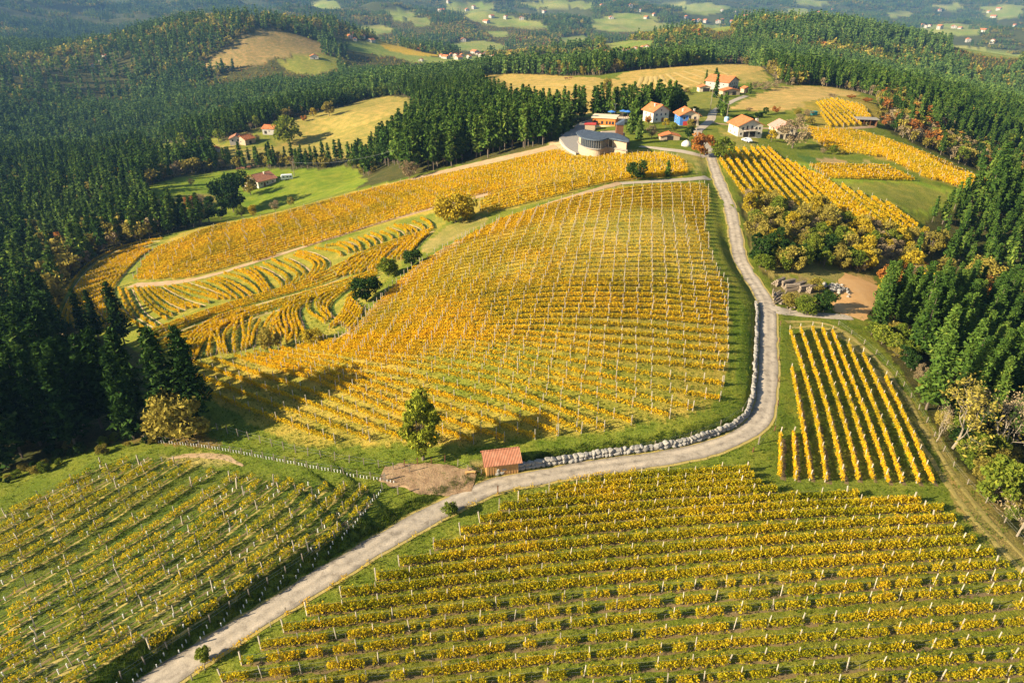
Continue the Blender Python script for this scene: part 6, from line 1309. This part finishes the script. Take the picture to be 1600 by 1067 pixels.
# cattle
def cow_mesh():
    import bmesh
    me = bpy.data.meshes.new('cow'); J = [(0, 0, 1.0, .34), (.55, 0, 1.02, .36), (-.55, 0, 1.05, .34), (1.0, 0, 1.15, .24), (1.32, 0, 1.2, .15), (1.55, 0, 1.02, .10), (-.85, 0, 1.1, .2), (-1.0, 0, .75, .04),
         (.6, .2, .65, .13), (.6, .2, .35, .08), (.62, .2, 0, .07), (.6, -.2, .65, .13), (.6, -.2, .35, .08), (.62, -.2, 0, .07), (-.65, .2, .7, .16), (-.72, .2, .4, .08), (-.68, .2, 0, .07), (-.65, -.2, .7, .16), (-.72, -.2, .4, .08), (-.68, -.2, 0, .07)]
    E = [(0, 1), (0, 2), (1, 3), (3, 4), (4, 5), (2, 6), (6, 7), (1, 8), (8, 9), (9, 10), (1, 11), (11, 12), (12, 13), (2, 14), (14, 15), (15, 16), (2, 17), (17, 18), (18, 19)]
    me.from_pydata([j[:3] for j in J], E, []); o = bpy.data.objects.new('cow', me); COL.objects.link(o); mo = o.modifiers.new('s', 'SKIN')
    for sv, j in zip(me.skin_vertices[0].data, J): sv.radius = (j[3], j[3])
    me.skin_vertices[0].data[0].use_root = True
    o.modifiers.new('d', 'SUBSURF').levels = 1; dg = bpy.context.evaluated_depsgraph_get(); m2 = bpy.data.meshes.new_from_object(o.evaluated_get(dg)); bpy.data.objects.remove(o); m2.materials.clear(); m2.materials.append(M['brown']); return m2
cm = cow_mesh()
for k, (u, v) in enumerate(((373, 267), (381, 266), (389, 264), (885, 125), (891, 124))):
    q = at(u, v); o = link('cow', cm, None, q); o.rotation_euler = (0, 0, rng.uniform(-.5, .5) + (3.1 if k % 2 else 0)); o.scale = (1.2, 1.2, 1.2); tag(o, ['brown cow furthest left of three in the green meadow', 'middle brown cow of three in the green meadow', 'brown cow furthest right of three in the green meadow', 'left of two dark cows on the golden hay field', 'right of two dark cows on the golden hay field'][k], 'cow', 'cattle')

vd = np.gradient(ROAD_C[:, :2], axis=0); vd /= np.linalg.norm(vd, axis=1)[:, None]; vp = ROAD_C.copy(); vp[:, :2] += np.stack([vd[:, 1], -vd[:, 0]], 1) * (ROAD_W + .45)
vine_row(vp[2:int(len(vp) * .30)], 'thin line of small yellow saplings along the lower edge of the lane', 'verge saplings', 'vine', dens=26, hgt=(.1, .75), wid=.15, leaf=.13, post=7.0, own=False, gap=.56, ph=.9)
# ------------------------------------------------------------------ grass tufts on the near verges and between the rows
def tuft(seed, mat, n=9, h=.3, sp=.16):
    g = np.random.default_rng(seed); V = []
    for k in range(n):
        a = g.uniform(0, 6.28); x, y = g.normal(0, sp * .5, 2); q = g.uniform(.5, 1.1) * h; d = g.uniform(.2, .7) * q
        V += [(x - .03 * math.sin(a), y + .03 * math.cos(a), -.03), (x + .03 * math.sin(a), y - .03 * math.cos(a), -.03), (x + d * math.cos(a), y + d * math.sin(a), q)]
    return mesh('tuft', V, np.arange(3 * n).reshape(n, 3), mat, tint=g.uniform(0, 1, n))
M['grass'] = leafmat('grass_blades', [(0, (.05, .095, .008)), (.5, (.10, .155, .013)), (.8, (.19, .19, .024)), (1, (.36, .29, .08))], rnd=.5, big=.2, bigscale=.15, trans=.3)
TX, TY = scatter(38, 150, .45, R(44)); rp_ = OPEN[0]; m = inpoly(TX, TY, rp_); dr_, sd_ = seg_dist(TX, TY, ROAD_C); m &= dr_ > ROAD_W + .35
m &= rng.uniform(size=len(TX)) < np.clip(.25 + 1.3 * (fbm(TX / 5, TY / 5, 141) - .35), .12, .9) * np.interp(np.hypot(TX, TY), [60, 150], [1, .35]); TX, TY = TX[m], TY[m]
instancer('grass', np.stack([TX, TY, height(TX, TY)], 1), rng.uniform(.6, 1.25, len(TX)), [tuft(k, M['grass']) for k in range(5)], 'rough grass tufts on the verges and between the vine rows', 'grass'); print('tufts', len(TX))
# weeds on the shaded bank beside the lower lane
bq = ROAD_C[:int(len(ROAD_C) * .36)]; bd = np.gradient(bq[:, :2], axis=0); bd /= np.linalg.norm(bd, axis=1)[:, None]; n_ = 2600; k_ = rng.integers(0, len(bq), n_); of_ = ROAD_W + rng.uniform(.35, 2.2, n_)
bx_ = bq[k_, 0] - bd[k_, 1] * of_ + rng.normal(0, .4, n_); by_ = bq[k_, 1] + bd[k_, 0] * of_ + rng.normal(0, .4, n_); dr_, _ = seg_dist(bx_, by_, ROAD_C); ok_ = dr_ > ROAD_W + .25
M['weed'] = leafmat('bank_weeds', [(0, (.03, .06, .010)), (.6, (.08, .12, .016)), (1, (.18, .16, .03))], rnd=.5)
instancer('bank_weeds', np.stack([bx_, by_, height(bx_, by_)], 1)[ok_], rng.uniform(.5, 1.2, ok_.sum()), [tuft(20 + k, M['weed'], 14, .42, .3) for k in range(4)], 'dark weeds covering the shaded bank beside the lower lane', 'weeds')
# ------------------------------------------------------------------ the air
hz = MB(); hz.box(-9000, 9000, -300, 9000, -420, 700)
hm, t, out = nodes('haze_air')
vol = N(t, 'ShaderNodeVolumePrincipled', Density=.000085, Anisotropy=.2); vol.inputs['Color'].default_value = (.26, .53, 1.0, 1)
t.links.new(vol.outputs[0], out.inputs['Volume'])
hzo = link('haze', mesh('haze', hz.v, hz.f, hm), kind='stuff'); tag(hzo, 'thin blue haze over the far valley and mountains', 'haze')
